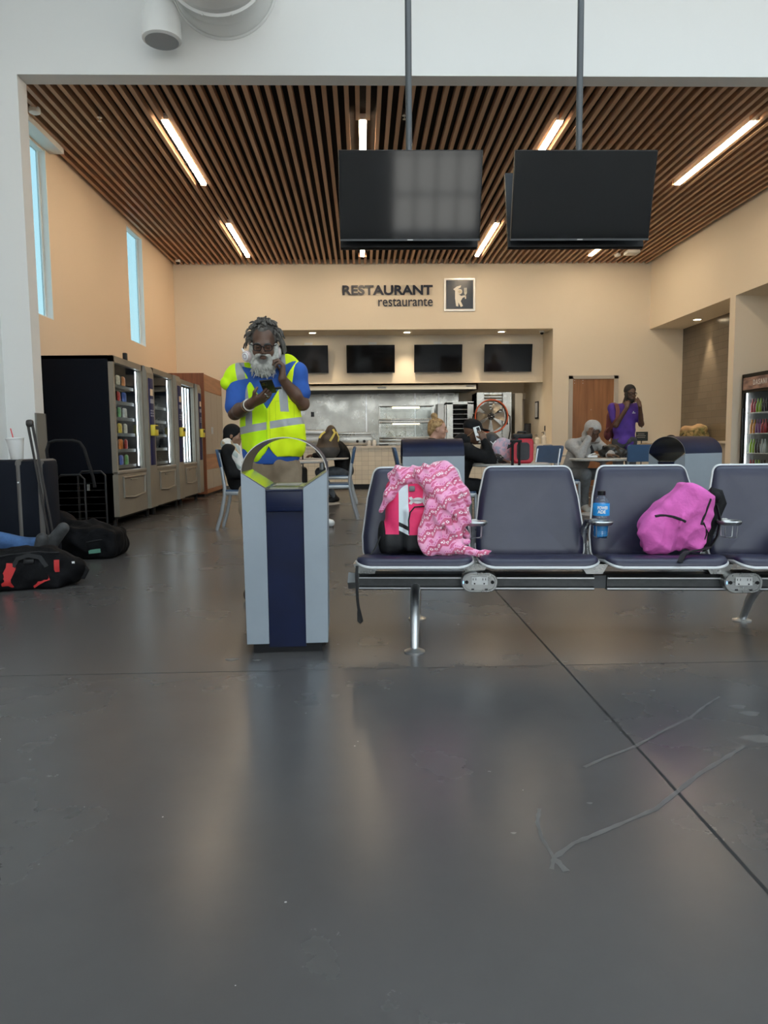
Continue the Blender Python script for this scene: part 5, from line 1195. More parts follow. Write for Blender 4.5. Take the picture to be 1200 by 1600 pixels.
def person(lab, root, J, skin, top, pants, shoe=None, h=.010, bulk=1., sleeve=1., inf=.012, hands=None, wr=.006, hem=0., face=True, hs=1., neckc=True, legs=True):
    o = Vector(root); t = thing('person', lab, 'person', root); J = sub(J, o); R = axes(J['hf'], J['hu'])
    K = [v for k, v in J.items() if k not in ('hf', 'hu')]; lo = [min(v[i] for v in K) - .24 for i in range(3)]; hi = [max(v[i] for v in K) + .24 for i in range(3)]; lo[2] = max(lo[2], -.02)
    S = SDF(lo, hi, h); add_head(S, J['head'], R, face, hs); S.seg(J['neck'], J['head'] - R.col[1] * .02, .056, .052, .03); torso(S, J, -.006, bulk * .96)
    for q in ('R', 'L'):
        S.seg(J['sh' + q], J['el' + q], .050 * bulk, .040, .03); S.seg(J['el' + q], J['wr' + q], .041, .027, .02)
        S.seg(J['hip' + q], J['kn' + q], .078, .054, .03); S.seg(J['kn' + q], J['an' + q], .052, .036, .02); S.seg(J['an' + q], J['to' + q], .034, .03, .02)
        hd = (hands or {}).get(q)
        if hd: add_hand(S, J['wr' + q], hd[0], hd[1], 1 if q == 'R' else -1, hd[2], hd[3] if len(hd) > 3 else .5)
        else:
            d = (J['wr' + q] - J['el' + q]); add_hand(S, J['wr' + q], d, Vector((0, 0, -1)) if abs(d.normalized().z) < .8 else Vector((1, 0, 0)), 1 if q == 'R' else -1, .45)
    S.mesh('body', skin, t)
    C = SDF(lo, hi, h); torso(C, J, inf, bulk)
    for q in ('R', 'L'):
        e = J['sh' + q].lerp(J['el' + q], min(1, sleeve * 2)); C.seg(J['sh' + q], e, .062 * bulk + inf * .5, .055 + inf * .3, .03)
        if sleeve > .5: f = J['el' + q].lerp(J['wr' + q], (sleeve - .5) * 2); C.seg(J['el' + q], f, .055 + inf * .3, .042, .02)
    C.wrinkle(wr, 26, 1.); C.wrinkle(wr * .5, 55, 2.)
    C.seg(J['head'] - R.col[2] * .02 + R.col[1] * .03, J['head'] + R.col[2] * .06 + R.col[1] * .02, .085, .10, .01, cut=True)
    C.mesh('top', top, t)
    P = SDF(lo, hi, h); P.ell(J['pelvis'], [(.168 + inf * .6) * bulk, (.122 + inf * .6) * bulk, .125], .04, axes((J['shR'] - J['shL']).cross(J['neck'] - J['pelvis']) * -1, J['neck'] - J['pelvis']))
    for q in ('R', 'L'): P.seg(J['hip' + q], J['kn' + q], .094, .072, .03); P.seg(J['kn' + q], J['an' + q], .070, .052, .02)
    P.wrinkle(wr, 24, 3.); P.wrinkle(wr * .5, 50, 5.); P.mesh('trousers', pants, t)
    if shoe:
        for q in ('R', 'L'):
            a, b = J['an' + q], J['to' + q]; Fh = SDF([min(a[i], b[i]) - .12 for i in range(3)], [max(a[i], b[i]) + .12 for i in range(3)], .007)
            d = (b - a).normalized(); upv = Vector((0, 0, 1)) if abs(d.z) < .7 else Vector((-1, 0, 0)); upv = (upv - d * upv.dot(d)).normalized(); h0 = a - upv * .035 - d * .03
            Fh.seg(h0, b - upv * .01, .042, .040, .03); Fh.seg(a, b - upv * .01, .045, .034, .03); Fh.seg(a, a + (J['kn' + q] - a).normalized() * .05, .046, .05, .02)
            Fh.mesh('shoe', shoe, t)
    return t, J, R
def eyes_brows(t, c, R, s=1., glasses=None, brow=None, dark=(.03, .02, .015)):
    c = Vector(c); P = lambda x, y, z: c + R @ Vector((x * s, y * s, z * s))
    b = MB()
    for q in (-1, 1): b.ball(P(q * .031, .0855, -.003), (.0095, .0085, .0055), n=10, R=R)
    b.build('eye', M('eye_dark', dark, .2), t)
    if brow is not None:
        b = MB()
        for q in (-1, 1): b.tube([P(q * .012, .096, .020), P(q * .03, .097, .026), P(q * .05, .084, .021)], [.003, .0045, .003], 8)
        b.build('eyebrow', brow, t)
    if glasses is not None:
        b = MB()
        for q in (-1, 1):
            pts = rrect(.050, .038, .015, 5); b.tube([P(q * .033 + x, .110 - abs(x + q * .033) * .18, .0 + z) for x, z in pts], .0030, 8, closed=True)
            b.tube([P(q * .058, .100, .010), P(q * .078, .06, .008), P(q * .082, .0, .002), P(q * .08, -.02, -.015)], .0030, 8)
        b.tube([P(-.009, .110, .006), P(0, .114, .010), P(.009, .110, .006)], .003, 8); b.build('glasses', glasses, t)
M_skin_dark = M('deep_brown_skin', (.105, .052, .031), .5, var=(14, .22), bump=(120, .05))
M_skin_mid = M('brown_skin', (.16, .082, .05), .5, var=(14, .2))
M_skin_pale = M('pale_skin', (.56, .31, .22), .5, var=(10, .1))
M_skin_tan = M('tan_skin', (.30, .165, .10), .5, var=(10, .12))
M_blackcloth = M('black_cloth', (.008, .008, .009), .85, var=(12, .4), spec=.3)
M_hairblack = M('black_hair', (.008, .007, .006), .7, bump=(200, .6))

# ---------------------------------------------------------------- man in the lime vest
root = Vector((-.59, 4.80, 0))
J = dict(head=(-.02, -.055, 1.625), neck=(-.015, .02, 1.455), chest=(0, .03, 1.27), pelvis=(.0, .04, .95), shR=(-.195, .02, 1.415), shL=(.170, .01, 1.445),
         elR=(-.215, -.06, 1.195), wrR=(-.082, -.29, 1.238), elL=(.212, -.01, 1.252), wrL=(.098, -.115, 1.400),
         hipR=(-.09, .04, .90), hipL=(.09, .04, .90), knR=(-.11, .01, .50), knL=(.10, .0, .50), anR=(-.12, .05, .09), anL=(.11, .05, .09), toR=(-.14, -.10, .04), toL=(.14, -.10, .04), hf=(.03, -.94, -.32), hu=(.03, 0, 1))
J = {k: Vector(v) for k, v in J.items()}
R = axes(J['hf'], J['hu']); t = thing('person', 'older bearded man in a lime safety vest and headphones, looking at his phone', 'person', root); HC = J['head']
S = SDF((-.40, -.50, -.01), (.40, .30, 1.85), .006)
add_head(S, HC, R); S.seg(J['neck'], HC - R.col[1] * .02, .058, .055, .03); torso(S, J, -.01)
for q in ('R', 'L'):
    S.chain([J['sh' + q], J['sh' + q].lerp(J['el' + q], .5), J['el' + q]], [.054, .050, .041], .03); S.chain([J['el' + q], J['el' + q].lerp(J['wr' + q], .35), J['wr' + q]], [.041, .043, .028], .02)
    S.seg(J['hip' + q], J['kn' + q], .078, .055, .03); S.seg(J['kn' + q], J['an' + q], .054, .038, .02); S.seg(J['an' + q], J['to' + q], .036, .03, .02)
HD = Vector((.88, -.22, .40)); HN = Vector((-.22, .50, .84))
add_hand(S, J['wrR'], HD, HN, 1, (.35, .40, .45, .40), .9, 1.08); add_hand(S, J['wrL'], (.06, .06, 1), (-1, -.15, .1), -1, (1.05, 1.0, .95, .75), .55, 1.04)
S.mesh('body', M_skin_dark, t)
eyes_brows(t, HC, R, 1., M_black, M('grey_brow', (.10, .09, .08), .8))
# shirt, trousers, shoes
C = SDF((-.40, -.30, .80), (.40, .32, 1.62), .007); torso(C, J, .014)
for q, f in (('R', .80), ('L', .62)): C.seg(J['sh' + q], J['sh' + q].lerp(J['el' + q], f), .070, .068, .03)
C.seg(J['neck'] + Vector((0, 0, -.02)), J['neck'] + Vector((0, -.02, .03)), .07, .074, .02); C.wrinkle(.005, 30, 2.)
C.seg(J['neck'] + Vector((0, -.02, -.0)), HC, .062, .1, .008, cut=True); C.ell((0, .04, .95), (.188, .15, .16), .03); C.keep(lambda X, Y, Z:   .868 - Z + 0 * X + 0 * Y)
C.mesh('polo_shirt', M('royal_blue_cloth', (.018, .085, .36), .8, var=(10, .15), bump=(400, .1)), t)
Pn = SDF((-.34, -.22, .02), (.34, .28, 1.08), .008); Pn.ell((0, .04, .88), (.172, .135, .13), .04)
for q in ('R', 'L'): Pn.seg(J['hip' + q] - Vector((0, 0, .06)), J['kn' + q], .104, .092, .03); Pn.seg(J['kn' + q], J['an' + q], .090, .072, .02)
Pn.seg((-.19, .02, .58), (-.19, .02, .70), .035, .035, .02); Pn.seg((.19, .02, .58), (.19, .02, .70), .035, .035, .02)
Pn.seg((-.005, -.105, .92), (-.003, -.075, .50), .026, .035, .02, cut=True); Pn.wrinkle(.008, 26, 1.); Pn.wrinkle(.004, 60, 2.); Pn.mesh('cargo_trousers', M('tan_canvas', (.235, .175, .115), .85, var=(8, .15), bump=(300, .15)), t)
for q in ('R', 'L'):
    a, b_ = J['an' + q], J['to' + q]; Fh = SDF([min(a[i], b_[i]) - .12 for i in range(3)], [max(a[i], b_[i]) + .12 for i in range(3)], .007)
    Fh.seg(a + Vector((0, .02, -.045)), b_ + Vector((0, -.04, 0)), .042, .042, .03); Fh.seg(a, b_, .048, .036, .03); Fh.mesh('shoe', M('brown_boot', (.06, .04, .025), .6), t)
# vest
def vest_fn(nt, b):
    x, y, z = xyz(nt); front = y.lt(.06)
    zc = 1.085 + (x + .18) * .16; belt = (z - zc).abs().lt(.0235)
    xl = -.150 + (1.30 - z) * .16; vl = (x - xl).abs().lt(.027) * z.gt(1.27) + (x + .125).abs().lt(.024) * z.lt(1.272) * z.gt(1.09)
    xr = .098 + (1.30 - z) * .07; vr = (x - xr).abs().lt(.025) * z.gt(1.20)
    st = belt.max(vl).max(vr)
    zip_ = (x - .002).abs().lt(.011); zl = ((x - .002).abs() - .011).abs().lt(.002)
    px, pz = x - .105, z - 1.195; pocket = ((px.abs() - .055).abs().lt(.0016) * pz.abs().lt(.07)).max((pz.abs() - .07).abs().lt(.0016) * px.abs().lt(.055))
    n = ramp(nt, noise(nt, 8, 3), .3, .7); lime = mixc(nt, n, (.47, .83, .003), (.62, .90, .008))
    lime = mixc(nt, x.gt(.0) * .55, lime, (.80, .88, .008)); c = mixc(nt, (zl + pocket) * .6, lime, (.35, .55, .01))  # right half yellower: the light's change across the vest put into its colour
    c = mixc(nt, st * (1.0 - zip_), c, (.34, .35, .35)); nt.links.new(c.s, b.inputs['Base Color'])
    r = .75 - st * .35; nt.links.new(r.s, b.inputs['Roughness'])
M_vest = M('lime_vest_mesh', spec=.3, fn=vest_fn, bump=(500, .12))
Vs = SDF((-.42, -.30, .82), (.40, .34, 1.66), .006)
Vs.ell(J['chest'] + Vector((.0, 0, .02)), (.195, .146, .19), .05); Vs.ell((.012, .035, 1.08), (.198, .158, .30), .05); Vs.box((.015, .035, 1.02), (.190, .142, .16), .12, .05)
Vs.seg((-.07, .025, 1.455), (-.205, .01, 1.425), .080, .076, .02); Vs.seg((-.205, .01, 1.425), (-.262, -.015, 1.385), .076, .046, .02); Vs.seg((.06, .025, 1.470), (.115, .015, 1.470), .080, .084, .02); Vs.seg((.118, .012, 1.472), (.125, .02, 1.28), .088, .080, .03)
Vs.wrinkle(.009, 19, 1.2); Vs.wrinkle(.004, 41, 2.2)
X, Y, Z = Vs.grid(); Vs.d += (.005 * np.sin(X * 62 + Z * 16 + 2 * np.sin(Z * 9)) * np.clip((1.35 - Z) * 3, 0, 1) + 0 * Y).astype(np.float32)
Vs.keep(lambda X, Y, Z: (.878 + .10 * np.clip(X - .05, 0, 1) + .035 * np.sin((X + .1) * 9)) - Z + 0 * Y)
Vs.keep(lambda X, Y, Z: -np.maximum(np.maximum(np.abs(X + .005) - (Z - 1.215) * .60, Y - .0), 1.215 - Z) * .85)                      # neck opening
Vs.keep(lambda X, Y, Z: -np.maximum(np.maximum(np.abs(X - .002) - .048 * np.clip((.992 - Z) / .08, 0, 2) ** 1.5, Y - .0), Z - .992) * .85)  # hem split
Vs.seg(J['neck'] + Vector((0, -.02, -.01)), HC, .068, .12, .01, cut=True)
Vs.mesh('safety_vest', M_vest, t)
# hair: matted cap and short locks
def hair_fn(nt, b):
    n = ramp(nt, noise(nt, 25, 4), .3, .7); nt.links.new(mixc(nt, n, (.035, .029, .025), (.17, .155, .135)).s, b.inputs['Base Color'])
M_dread = M('grey_brown_locks', rough=.85, fn=hair_fn, bump=(260, .7))
Hs = SDF((-.16, -.20, 1.52), (.13, .12, 1.84), .007); Hs.ell(HC + R @ Vector((0, -.030, .045)), (.087, .100, .093), .02, R); Hs.ell(HC + R @ Vector((0, .085, -.02)), (.072, .07, .088), .02, R, cut=True)
for q in (-1, 1): Hs.ell(HC + R @ Vector((q * .082, .045, -.05)), (.05, .06, .055), .02, R, cut=True)
Hs.wrinkle(.006, 60, 1.); ho = Hs.mesh('hair', M_dread, t)
rnd = random.Random(3); b = MB()
for i in range(150):
    th = rnd.uniform(0, 2 * PI); ph = rnd.uniform(.0, 1.75); dv = Vector((math.sin(ph) * math.cos(th), math.sin(ph) * math.sin(th), math.cos(ph)))
    if dv.y > .45 and ph > .75: continue
    base = Vector((dv.x * .084, dv.y * .098 - .028, dv.z * .09 + .047)); L = rnd.uniform(.04, .075) * (1.1 if ph > 1.1 else .72); lean = Vector((rnd.uniform(-.5, .5), rnd.uniform(-.4, .6), 0))
    pts = [base]; d = (dv * .75 + lean * 1.0 + Vector((0, 0, -.15))).normalized(); g = Vector((0, 0, -1)) * (.75 if ph > .8 else .5) + lean * .3
    for k in range(4): pts.append(pts[-1] + d * L / 4); d = (d + g + Vector((rnd.uniform(-.3, .3), rnd.uniform(-.3, .3), rnd.uniform(-.15, .15)))).normalized()
    b.tube([HC + R @ p for p in pts], [.0075, .0078, .007, .006, .0035], 6)
for q, zz in ((1, 6), (-1, 9)):
    for i in range(7):
        base = Vector((q * .084, .02 - i * .016, .04)); pts = [base]; d = Vector((q * .9, .1, -.5)).normalized()
        for k in range(5): pts.append(pts[-1] + d * .018 * (zz / 7)); d = (d * .6 + Vector((q * (.05 + .015 * i), rnd.uniform(-.1, .1), -.75))).normalized()
        b.tube([HC + R @ p for p in pts], [.008, .0085, .008, .0075, .006, .003], 6)
b.build('dreadlocks', M_dread, ho)
def beard_fn(nt, b):
    x, y, z = xyz(nt); n = ramp(nt, noise(nt, 45, 4), .3, .7); c = mixc(nt, n, (.36, .35, .31), (.62, .61, .56))
    m = HC + R @ Vector((0, .1, -.078)); d = ((x - m.x) * (x - m.x) * .8 + (z - m.z) * (z - m.z)).pow(.5); c = mixc(nt, ramp(nt, d, .036, .022) * .8, c, (.055, .05, .045)); nt.links.new(c.s, b.inputs['Base Color'])
M_beard = M('white_beard_hair', rough=.85, fn=beard_fn, bump=(300, .8, (1, 1, .35)))
Bd = SDF((-.14, -.24, 1.38), (.12, .06, 1.64), .005); BP = lambda x, y, z: HC + R @ Vector((x, y, z))
Bd.ell(BP(0, .066, -.115), (.078, .058, .060), .03, R); Bd.ell(BP(0, .07, -.150), (.058, .045, .045), .03, R)
for q in (-1, 1): Bd.seg(BP(q * .076, .018, -.005), BP(q * .068, .045, -.09), .016, .028, .02); Bd.seg(BP(0, .106, -.046), BP(q * .036, .096, -.056), .010, .011, .01); Bd.seg(BP(q * .036, .095, -.056), BP(q * .046, .085, -.10), .012, .02, .015)
Bd.ell(BP(0, .118, -.066), (.024, .03, .0125), .012, R, cut=True); Bd.wrinkle(.0035, 95, 1.); Bd.wrinkle(.002, 190, 2.)
bo_ = Bd.mesh('beard', M_beard, t); b = MB()
for i in range(170):
    a = rnd.uniform(-1.25, 1.25); e = rnd.uniform(-.55, .5); p = Vector((.076 * math.sin(a), .07 + .056 * math.cos(a), -.118 - .065 * max(0, -e) * 1.2 + .03 * e)); d = Vector((math.sin(a) * .55, .45 * math.cos(a), -1 + .25 * e)).normalized(); L = rnd.uniform(.012, .024)
    if abs(p.x) < .03 and p.z > -.10: continue
    b.tube([HC + R @ (p - d * .008), HC + R @ (p + d * L * .5), HC + R @ (p + d * L + Vector((rnd.uniform(-.004, .004), 0, 0)))], [.0028, .0022, .0006], 5)
b.build('beard_tuft', M_beard, bo_)
# headphones worn round the jaw, rings, wrist bands
M_rose = M('rose_white_plastic', (.62, .52, .50), .35)
hp = MB(); cR, cL = HC + R @ Vector((.104, .060, -.066)), HC + R @ Vector((-.092, .0, -.05))
for c_, ax in ((cR, R @ Vector((.66, .75, .0))), (cL, R @ Vector((-1, .1, 0)))):
    hp.lathe([(.030, -.016), (.035, -.008), (.035, .004), (.031, .012)], c_, 24, axis=ax); hp.lathe([(.025, .012), (.024, .016), (.010, .0165)], c_, 24, 1, axis=ax)
    hp.lathe([(.017, .0168), (.012, .0168)], c_, 20, 2, axis=ax, cap=False)
hp.box(cR + R @ Vector((.018, -.012, .026)), (.016, .012, .05), 1, bev=.005, rot=frame(R @ Vector((.6, -.4, .9))))
arc = [cR + R @ Vector((.02, -.02, .045)), HC + R @ Vector((.125, -.02, -.01)), HC + R @ Vector((.115, -.10, -.0)), HC + R @ Vector((.05, -.155, .0)), HC + R @ Vector((-.05, -.155, .0)), HC + R @ Vector((-.115, -.09, .0)), cL + Vector((0, 0, .03))]
hp.tube([arc[0].lerp(arc[1], .0)] + arc[1:], .0048, 8, 3); hp.build('headphones', [M_rose, M_white_pl, M('ring_mauve', (.4, .3, .36), .4), M_black], t)
x_ = HD.cross(HN).normalized(); y_ = HD.normalized(); z_ = (HN - y_ * HN.dot(y_)).normalized()
for (a, b1, cu) in ((-.010, .085, .42), (.010, .088, .5)):
    p = J['wrR'] + (x_ * a + y_ * b1) * 1.06; dv = (y_ * math.cos(cu * .9) + z_ * math.sin(cu * .9)); c_ = p + dv * .024
    b = MB(); b.lathe([(.0098, -.003), (.0118, -.003), (.0118, .003), (.0098, .003)], c_, 18, axis=dv, cap=False); b.ball(c_ - (z_ * math.cos(cu) - y_ * math.sin(cu)) * .0115, (.007, .007, .004), R=frame(z_)); b.build('ring', M_steel, t)
fa = (J['elR'] - J['wrR']).normalized()
for i, m in enumerate((M('band_cream', (.6, .55, .45), .6), M_black, M('band_amber', (.3, .16, .06), .4))):
    c_ = J['wrR'] + fa * (.022 + .014 * i); u_ = frame(fa); b = MB(); b.tube([c_ + u_ @ Vector((.0345 * math.cos(a), .0345 * math.sin(a), 0)) for a in [2 * PI * k / 24 for k in range(24)]], .0045, 8, closed=True); b.build('wrist_band', m, t)
# phone in his hand
pw = Vector((.99, -.03, .10)).normalized(); pu = Vector((-.03, -.90, .43)); pu = (pu - pw * pu.dot(pw)).normalized(); pn = pw.cross(pu); RP = Matrix((pw, pu, pn)).transposed()
ph = thing('mobile_phone', 'black phone held in the right hand of the man in the lime vest', 'phone', root + Vector((.036, -.350, 1.338)))
b = MB(); b.box((0, 0, 0), (.076, .152, .010), bev=.004, rot=RP); b.build('body', M_black, ph)
b = MB(); b.box(pn * (.0065 if pn.z < 0 else -.0065) + pu * .045 - pw * .016, (.034, .036, .004), rot=RP, bev=.0015); b.build('camera_bump', M_black, ph)
b = MB()
for q in (-.006, .010): b.lathe([(.0065, 0), (.0065, .0025)], pn * (.008 if pn.z < 0 else -.008) + pu * (.045 + q) - pw * .016, 16, axis=pn * (-1 if pn.z > 0 else 1))
b.build('lens', M('lens_amber', (.10, .08, .01), .15), ph)
b = MB(); b.box(pw * .05 - pu * .03, (.05, .016, .012), rot=RP, bev=.004); b.build('battery_grip', M_black, ph)

# ---------------------------------------------------------------- seated man wrapped in a towel (left)
y0 = 8.78
J = dict(head=(-1.515, y0, 1.105), neck=(-1.56, y0, .985), chest=(-1.535, y0, .82), pelvis=(-1.45, y0, .545), shR=(-1.55, y0 - .19, .925), shL=(-1.55, y0 + .19, .925), elR=(-1.50, y0 - .25, .66), wrR=(-1.27, y0 - .14, .64), elL=(-1.5, y0 + .25, .66), wrL=(-1.27, y0 + .14, .62),
         hipR=(-1.42, y0 - .09, .53), hipL=(-1.42, y0 + .09, .53), knR=(-.98, y0 - .10, .49), knL=(-1.0, y0 + .12, .50), anR=(-.55, y0 - .02, .10), anL=(-.72, y0 + .12, .10), toR=(-.38, y0 - .0, .055), toL=(-.55, y0 + .13, .05), hf=(1, -.10, -.12), hu=(0, 0, 1))
t, Jr, R = person('seated person in black with a pale checked towel, left of the tall bin', (-1.42, y0, 0), J, M_skin_tan, M_blackcloth, M_blackcloth, M_white_pl, .010, 1.02, 1.0, .018, None)
hc = Jr['head']; Hs = SDF([hc[i] - .2 for i in range(3)], [hc[i] + .2 for i in range(3)], .009); Hs.ell(hc + R @ Vector((0, -.018, .035)), (.09, .108, .098), .02, R); Hs.ell(hc + R @ Vector((0, -.045, -.045)), (.08, .075, .07), .03, R); Hs.ell(hc + R @ Vector((0, .10, -.045)), (.07, .075, .075), .02, R, cut=True); Hs.mesh('head_wrap', M_blackcloth, t)
eyes_brows(t, hc, R, 1., None, M_hairblack)
def towel_fn(nt, b):
    x, y, z = xyz(nt); u = (z * .8 + x * .6) / .055; v = (y * .9 + x * .5 - z * .3) / .055; k = (u.floor() + v.floor() * 2.0).mod(5.0)
    c = mixc(nt, k.lt(.5), (.74, .73, .69), (.48, .36, .22)); c = mixc(nt, (k - 2.0).abs().lt(.5), c, (.42, .48, .46)); nt.links.new(c.s, b.inputs['Base Color'])
T = SDF((-.36, -.34, .55), (.24, .3, 1.12), .009); T.seg((-.17, -.10, 1.0), (-.15, .12, 1.0), .065, .065, .04); T.seg((-.15, -.13, .99), (-.03, -.21, .84), .055, .055, .04); T.seg((-.03, -.21, .84), (.06, -.19, .66), .055, .06, .03); T.seg((-.07, -.08, .96), (.05, -.12, .72), .05, .06, .04); T.seg((-.08, .1, .97), (.04, .14, .72), .05, .06, .03); T.wrinkle(.008, 30, 2.); T.wrinkle(.004, 60, 1.)
o = T.mesh('checked_towel', M('checked_towel_cloth', rough=.9, fn=towel_fn)); o.location = (-1.42, y0, 0); props(o, 'white towel with tan and grey checks round the shoulders of the seated person at left', 'towel')

# ---------------------------------------------------------------- blonde woman behind the bin
y0 = 8.95
J = dict(head=(.925, y0, 1.155), neck=(.87, y0, 1.02), chest=(.80, y0, .84), pelvis=(.68, y0, .545), shR=(.84, y0 - .175, .94), shL=(.84, y0 + .175, .94), elR=(.98, y0 - .2, .72), wrR=(1.14, y0 - .12, .80), elL=(.98, y0 + .2, .72), wrL=(1.15, y0 + .1, .80),
         hipR=(.70, y0 - .09, .53), hipL=(.70, y0 + .09, .53), knR=(1.1, y0 - .1, .50), knL=(1.1, y0 + .1, .5), anR=(1.08, y0 - .1, .10), anL=(1.08, y0 + .1, .10), toR=(1.24, y0 - .1, .05), toL=(1.24, y0 + .1, .05), hf=(1, -.18, -.04), hu=(0, 0, 1))
t, Jr, R = person('blonde woman with a hair bun and black top, sitting behind the side-on bin', (.7, y0, 0), J, M_skin_pale, M_blackcloth, M_blackcloth, M_black, .009, .95, 1.0, .014)
hc = Jr['head']; eyes_brows(t, hc, R, 1., None, M('blonde_brow', (.25, .15, .07), .8), (.06, .05, .05))
Hs = SDF([hc[i] - .22 for i in range(3)], [hc[i] + .24 for i in range(3)], .008); Hs.ell(hc + R @ Vector((0, -.024, .042)), (.086, .102, .092), .02, R); Hs.ell(hc + R @ Vector((0, -.08, -.02)), (.06, .05, .08), .03, R); Hs.ell(hc + R @ Vector((0, -.055, .155)), (.042, .042, .040), .01, R); Hs.ell(hc + R @ Vector((0, .085, -.025)), (.075, .07, .090), .02, R, cut=True)
for q in (-1, 1): Hs.ell(hc + R @ Vector((q * .085, .035, -.03)), (.03, .055, .05), .02, R, cut=True)
Hs.wrinkle(.004, 70, 1.); Hs.mesh('hair', M('blonde_hair', rough=.6, fn=fab((.50, .32, .14), (.22, .12, .05), 26, .4, .65), bump=(150, .6, (1, 1, .3))), t)

# ---------------------------------------------------------------- person in a black cap on the phone
y0 = 8.0
J = dict(head=(1.20, y0 - .02, 1.105), neck=(1.13, y0, .985), chest=(1.07, y0, .80), pelvis=(.99, y0, .545), shR=(1.11, y0 - .195, .905), shL=(1.11, y0 + .195, .905), elR=(1.37, y0 - .20, .80), wrR=(1.305, y0 - .165, 1.00), elL=(1.30, y0 + .2, .80), wrL=(1.48, y0 + .05, .795),
         hipR=(1.0, y0 - .1, .53), hipL=(1.0, y0 + .1, .53), knR=(1.42, y0 - .13, .50), knL=(1.42, y0 + .13, .50), anR=(1.36, y0 - .14, .10), anL=(1.36, y0 + .14, .10), toR=(1.52, y0 - .16, .05), toL=(1.52, y0 + .16, .05), hf=(.93, .22, -.2), hu=(0, 0, 1))
t, Jr, R = person('person in a black cap and hoodie, elbow on table, white phone at ear', (1.02, y0, 0), J, M_skin_mid, M_blackcloth, M_blackcloth, M_white_pl, .009, 1.06, 1.0, .022, dict(R=((-.30, .05, .95), (-.35, .9, .1), .55, .7), L=((.7, -.7, 0), (0, 0, -1), .2)))
hc = Jr['head']; eyes_brows(t, hc, R, 1., None, M_hairblack)
cp = SDF([hc[i] - .24 for i in range(3)], [hc[i] + .24 for i in range(3)], .008); cp.ell(hc + R @ Vector((0, -.012, .055)), (.090, .108, .085), .02, R); cp.ell(hc + R @ Vector((0, .12, .045)), (.075, .075, .012), .015, R); cp.ell(hc + R @ Vector((0, -.02, -.04)), (.12, .13, .075), .01, R, cut=True); cp.mesh('cap', M_blackcloth, t)
Hs = SDF([hc[i] - .26 for i in range(3)], [hc[i] + .24 for i in range(3)], .010); Hs.ell(hc + R @ Vector((0, -.10, -.12)), (.11, .09, .08), .04, R); Hs.ell(hc + R @ Vector((0, .0, -.10)), (.06, .07, .12), .02, R, cut=True); Hs.wrinkle(.006, 40, 1.); Hs.mesh('hood', M_blackcloth, t)
b = MB(); b.tube([hc + R @ Vector((.089, -.03, .0)), hc + R @ Vector((.09, -.06, -.04)), hc + R @ Vector((.075, -.085, -.07))], .004, 6); b.build('glasses_temple', M('band_amber', (.3, .16, .06), .4), t)
RP = axes((-.25, .2, .95), (-.2, 1, 0)); ph = thing('mobile_phone', 'white phone held to the ear of the person in the black cap', 'phone', (1.238, 7.856, 1.085))
b = MB(); b.box((0, 0, 0), (.074, .15, .009), bev=.003, rot=RP); b.build('body', M_white_pl, ph)
b = MB(); b.box(RP @ Vector((-.012, .045, -.006)), (.034, .04, .004), rot=RP, bev=.001); b.build('camera_bump', M_black, ph)

# ---------------------------------------------------------------- hooded person with head in hand
J = dict(head=(3.15, 10.0, 1.115), neck=(3.09, 10.13, 1.01), chest=(3.04, 10.20, .83), pelvis=(2.93, 10.20, .545), shR=(2.88, 10.09, .94), shL=(3.27, 10.25, .95), elR=(2.95, 9.90, .81), wrR=(3.055, 9.86, 1.04), elL=(3.41, 10.02, .81), wrL=(3.30, 9.80, .80),
         hipR=(2.92, 10.10, .53), hipL=(3.06, 10.24, .53), knR=(2.99, 9.76, .55), knL=(3.24, 9.86, .54), anR=(3.08, 10.12, .10), anL=(3.27, 10.2, .10), toR=(3.10, 9.98, .05), toL=(3.32, 10.07, .05), hf=(.10, -.82, -.48), hu=(0, 0, 1))
M_hoodie = M('grey_hoodie_fleece', (.34, .335, .325), .92, var=(40, .12), bump=(200, .2))
t, Jr, R = person('person in a grey hoodie resting forehead on one hand at a table', (2.93, 10.2, 0), J, M_skin_dark, M_hoodie, M('grey_sweatpants', (.17, .185, .20), .9, var=(20, .15), bump=(100, .3)), M('off_white_shoe', (.55, .52, .47), .6), .009, 1.08, .96, .022, dict(R=((.20, .10, .95), (.6, .6, -.1), .45, .6), L=((.75, -.6, 0), (0, 0, -1), .3)), .008)
hc = Jr['head']; eyes_brows(t, hc, R, 1., None, M_hairblack)
Hs = SDF([hc[i] - .26 for i in range(3)], [hc[i] + .26 for i in range(3)], .008); Hs.ell(hc + R @ Vector((0, -.035, .035)), (.113, .128, .118), .03, R); Hs.ell(hc + R @ Vector((0, -.06, -.09)), (.115, .095, .09), .04, R); Hs.seg(hc + R @ Vector((-.09, .0, -.12)), hc + R @ Vector((.09, .0, -.12)), .05, .05, .03); Hs.ell(hc + R @ Vector((0, .085, -.035)), (.080, .115, .100), .025, R, cut=True); Hs.ell(hc + R @ Vector((0, .0, .0)), (.083, .10, .10), .01, R, cut=True); Hs.wrinkle(.005, 38, 1.); Hs.mesh('hood', M_hoodie, t)
loop_strap('bag_strap', [(.16, -.06, 1.0), (.22, -.10, .93), (.25, -.115, .85), (.22, -.10, .76)], .04, M_web, t, side=(.8, .2, 0))
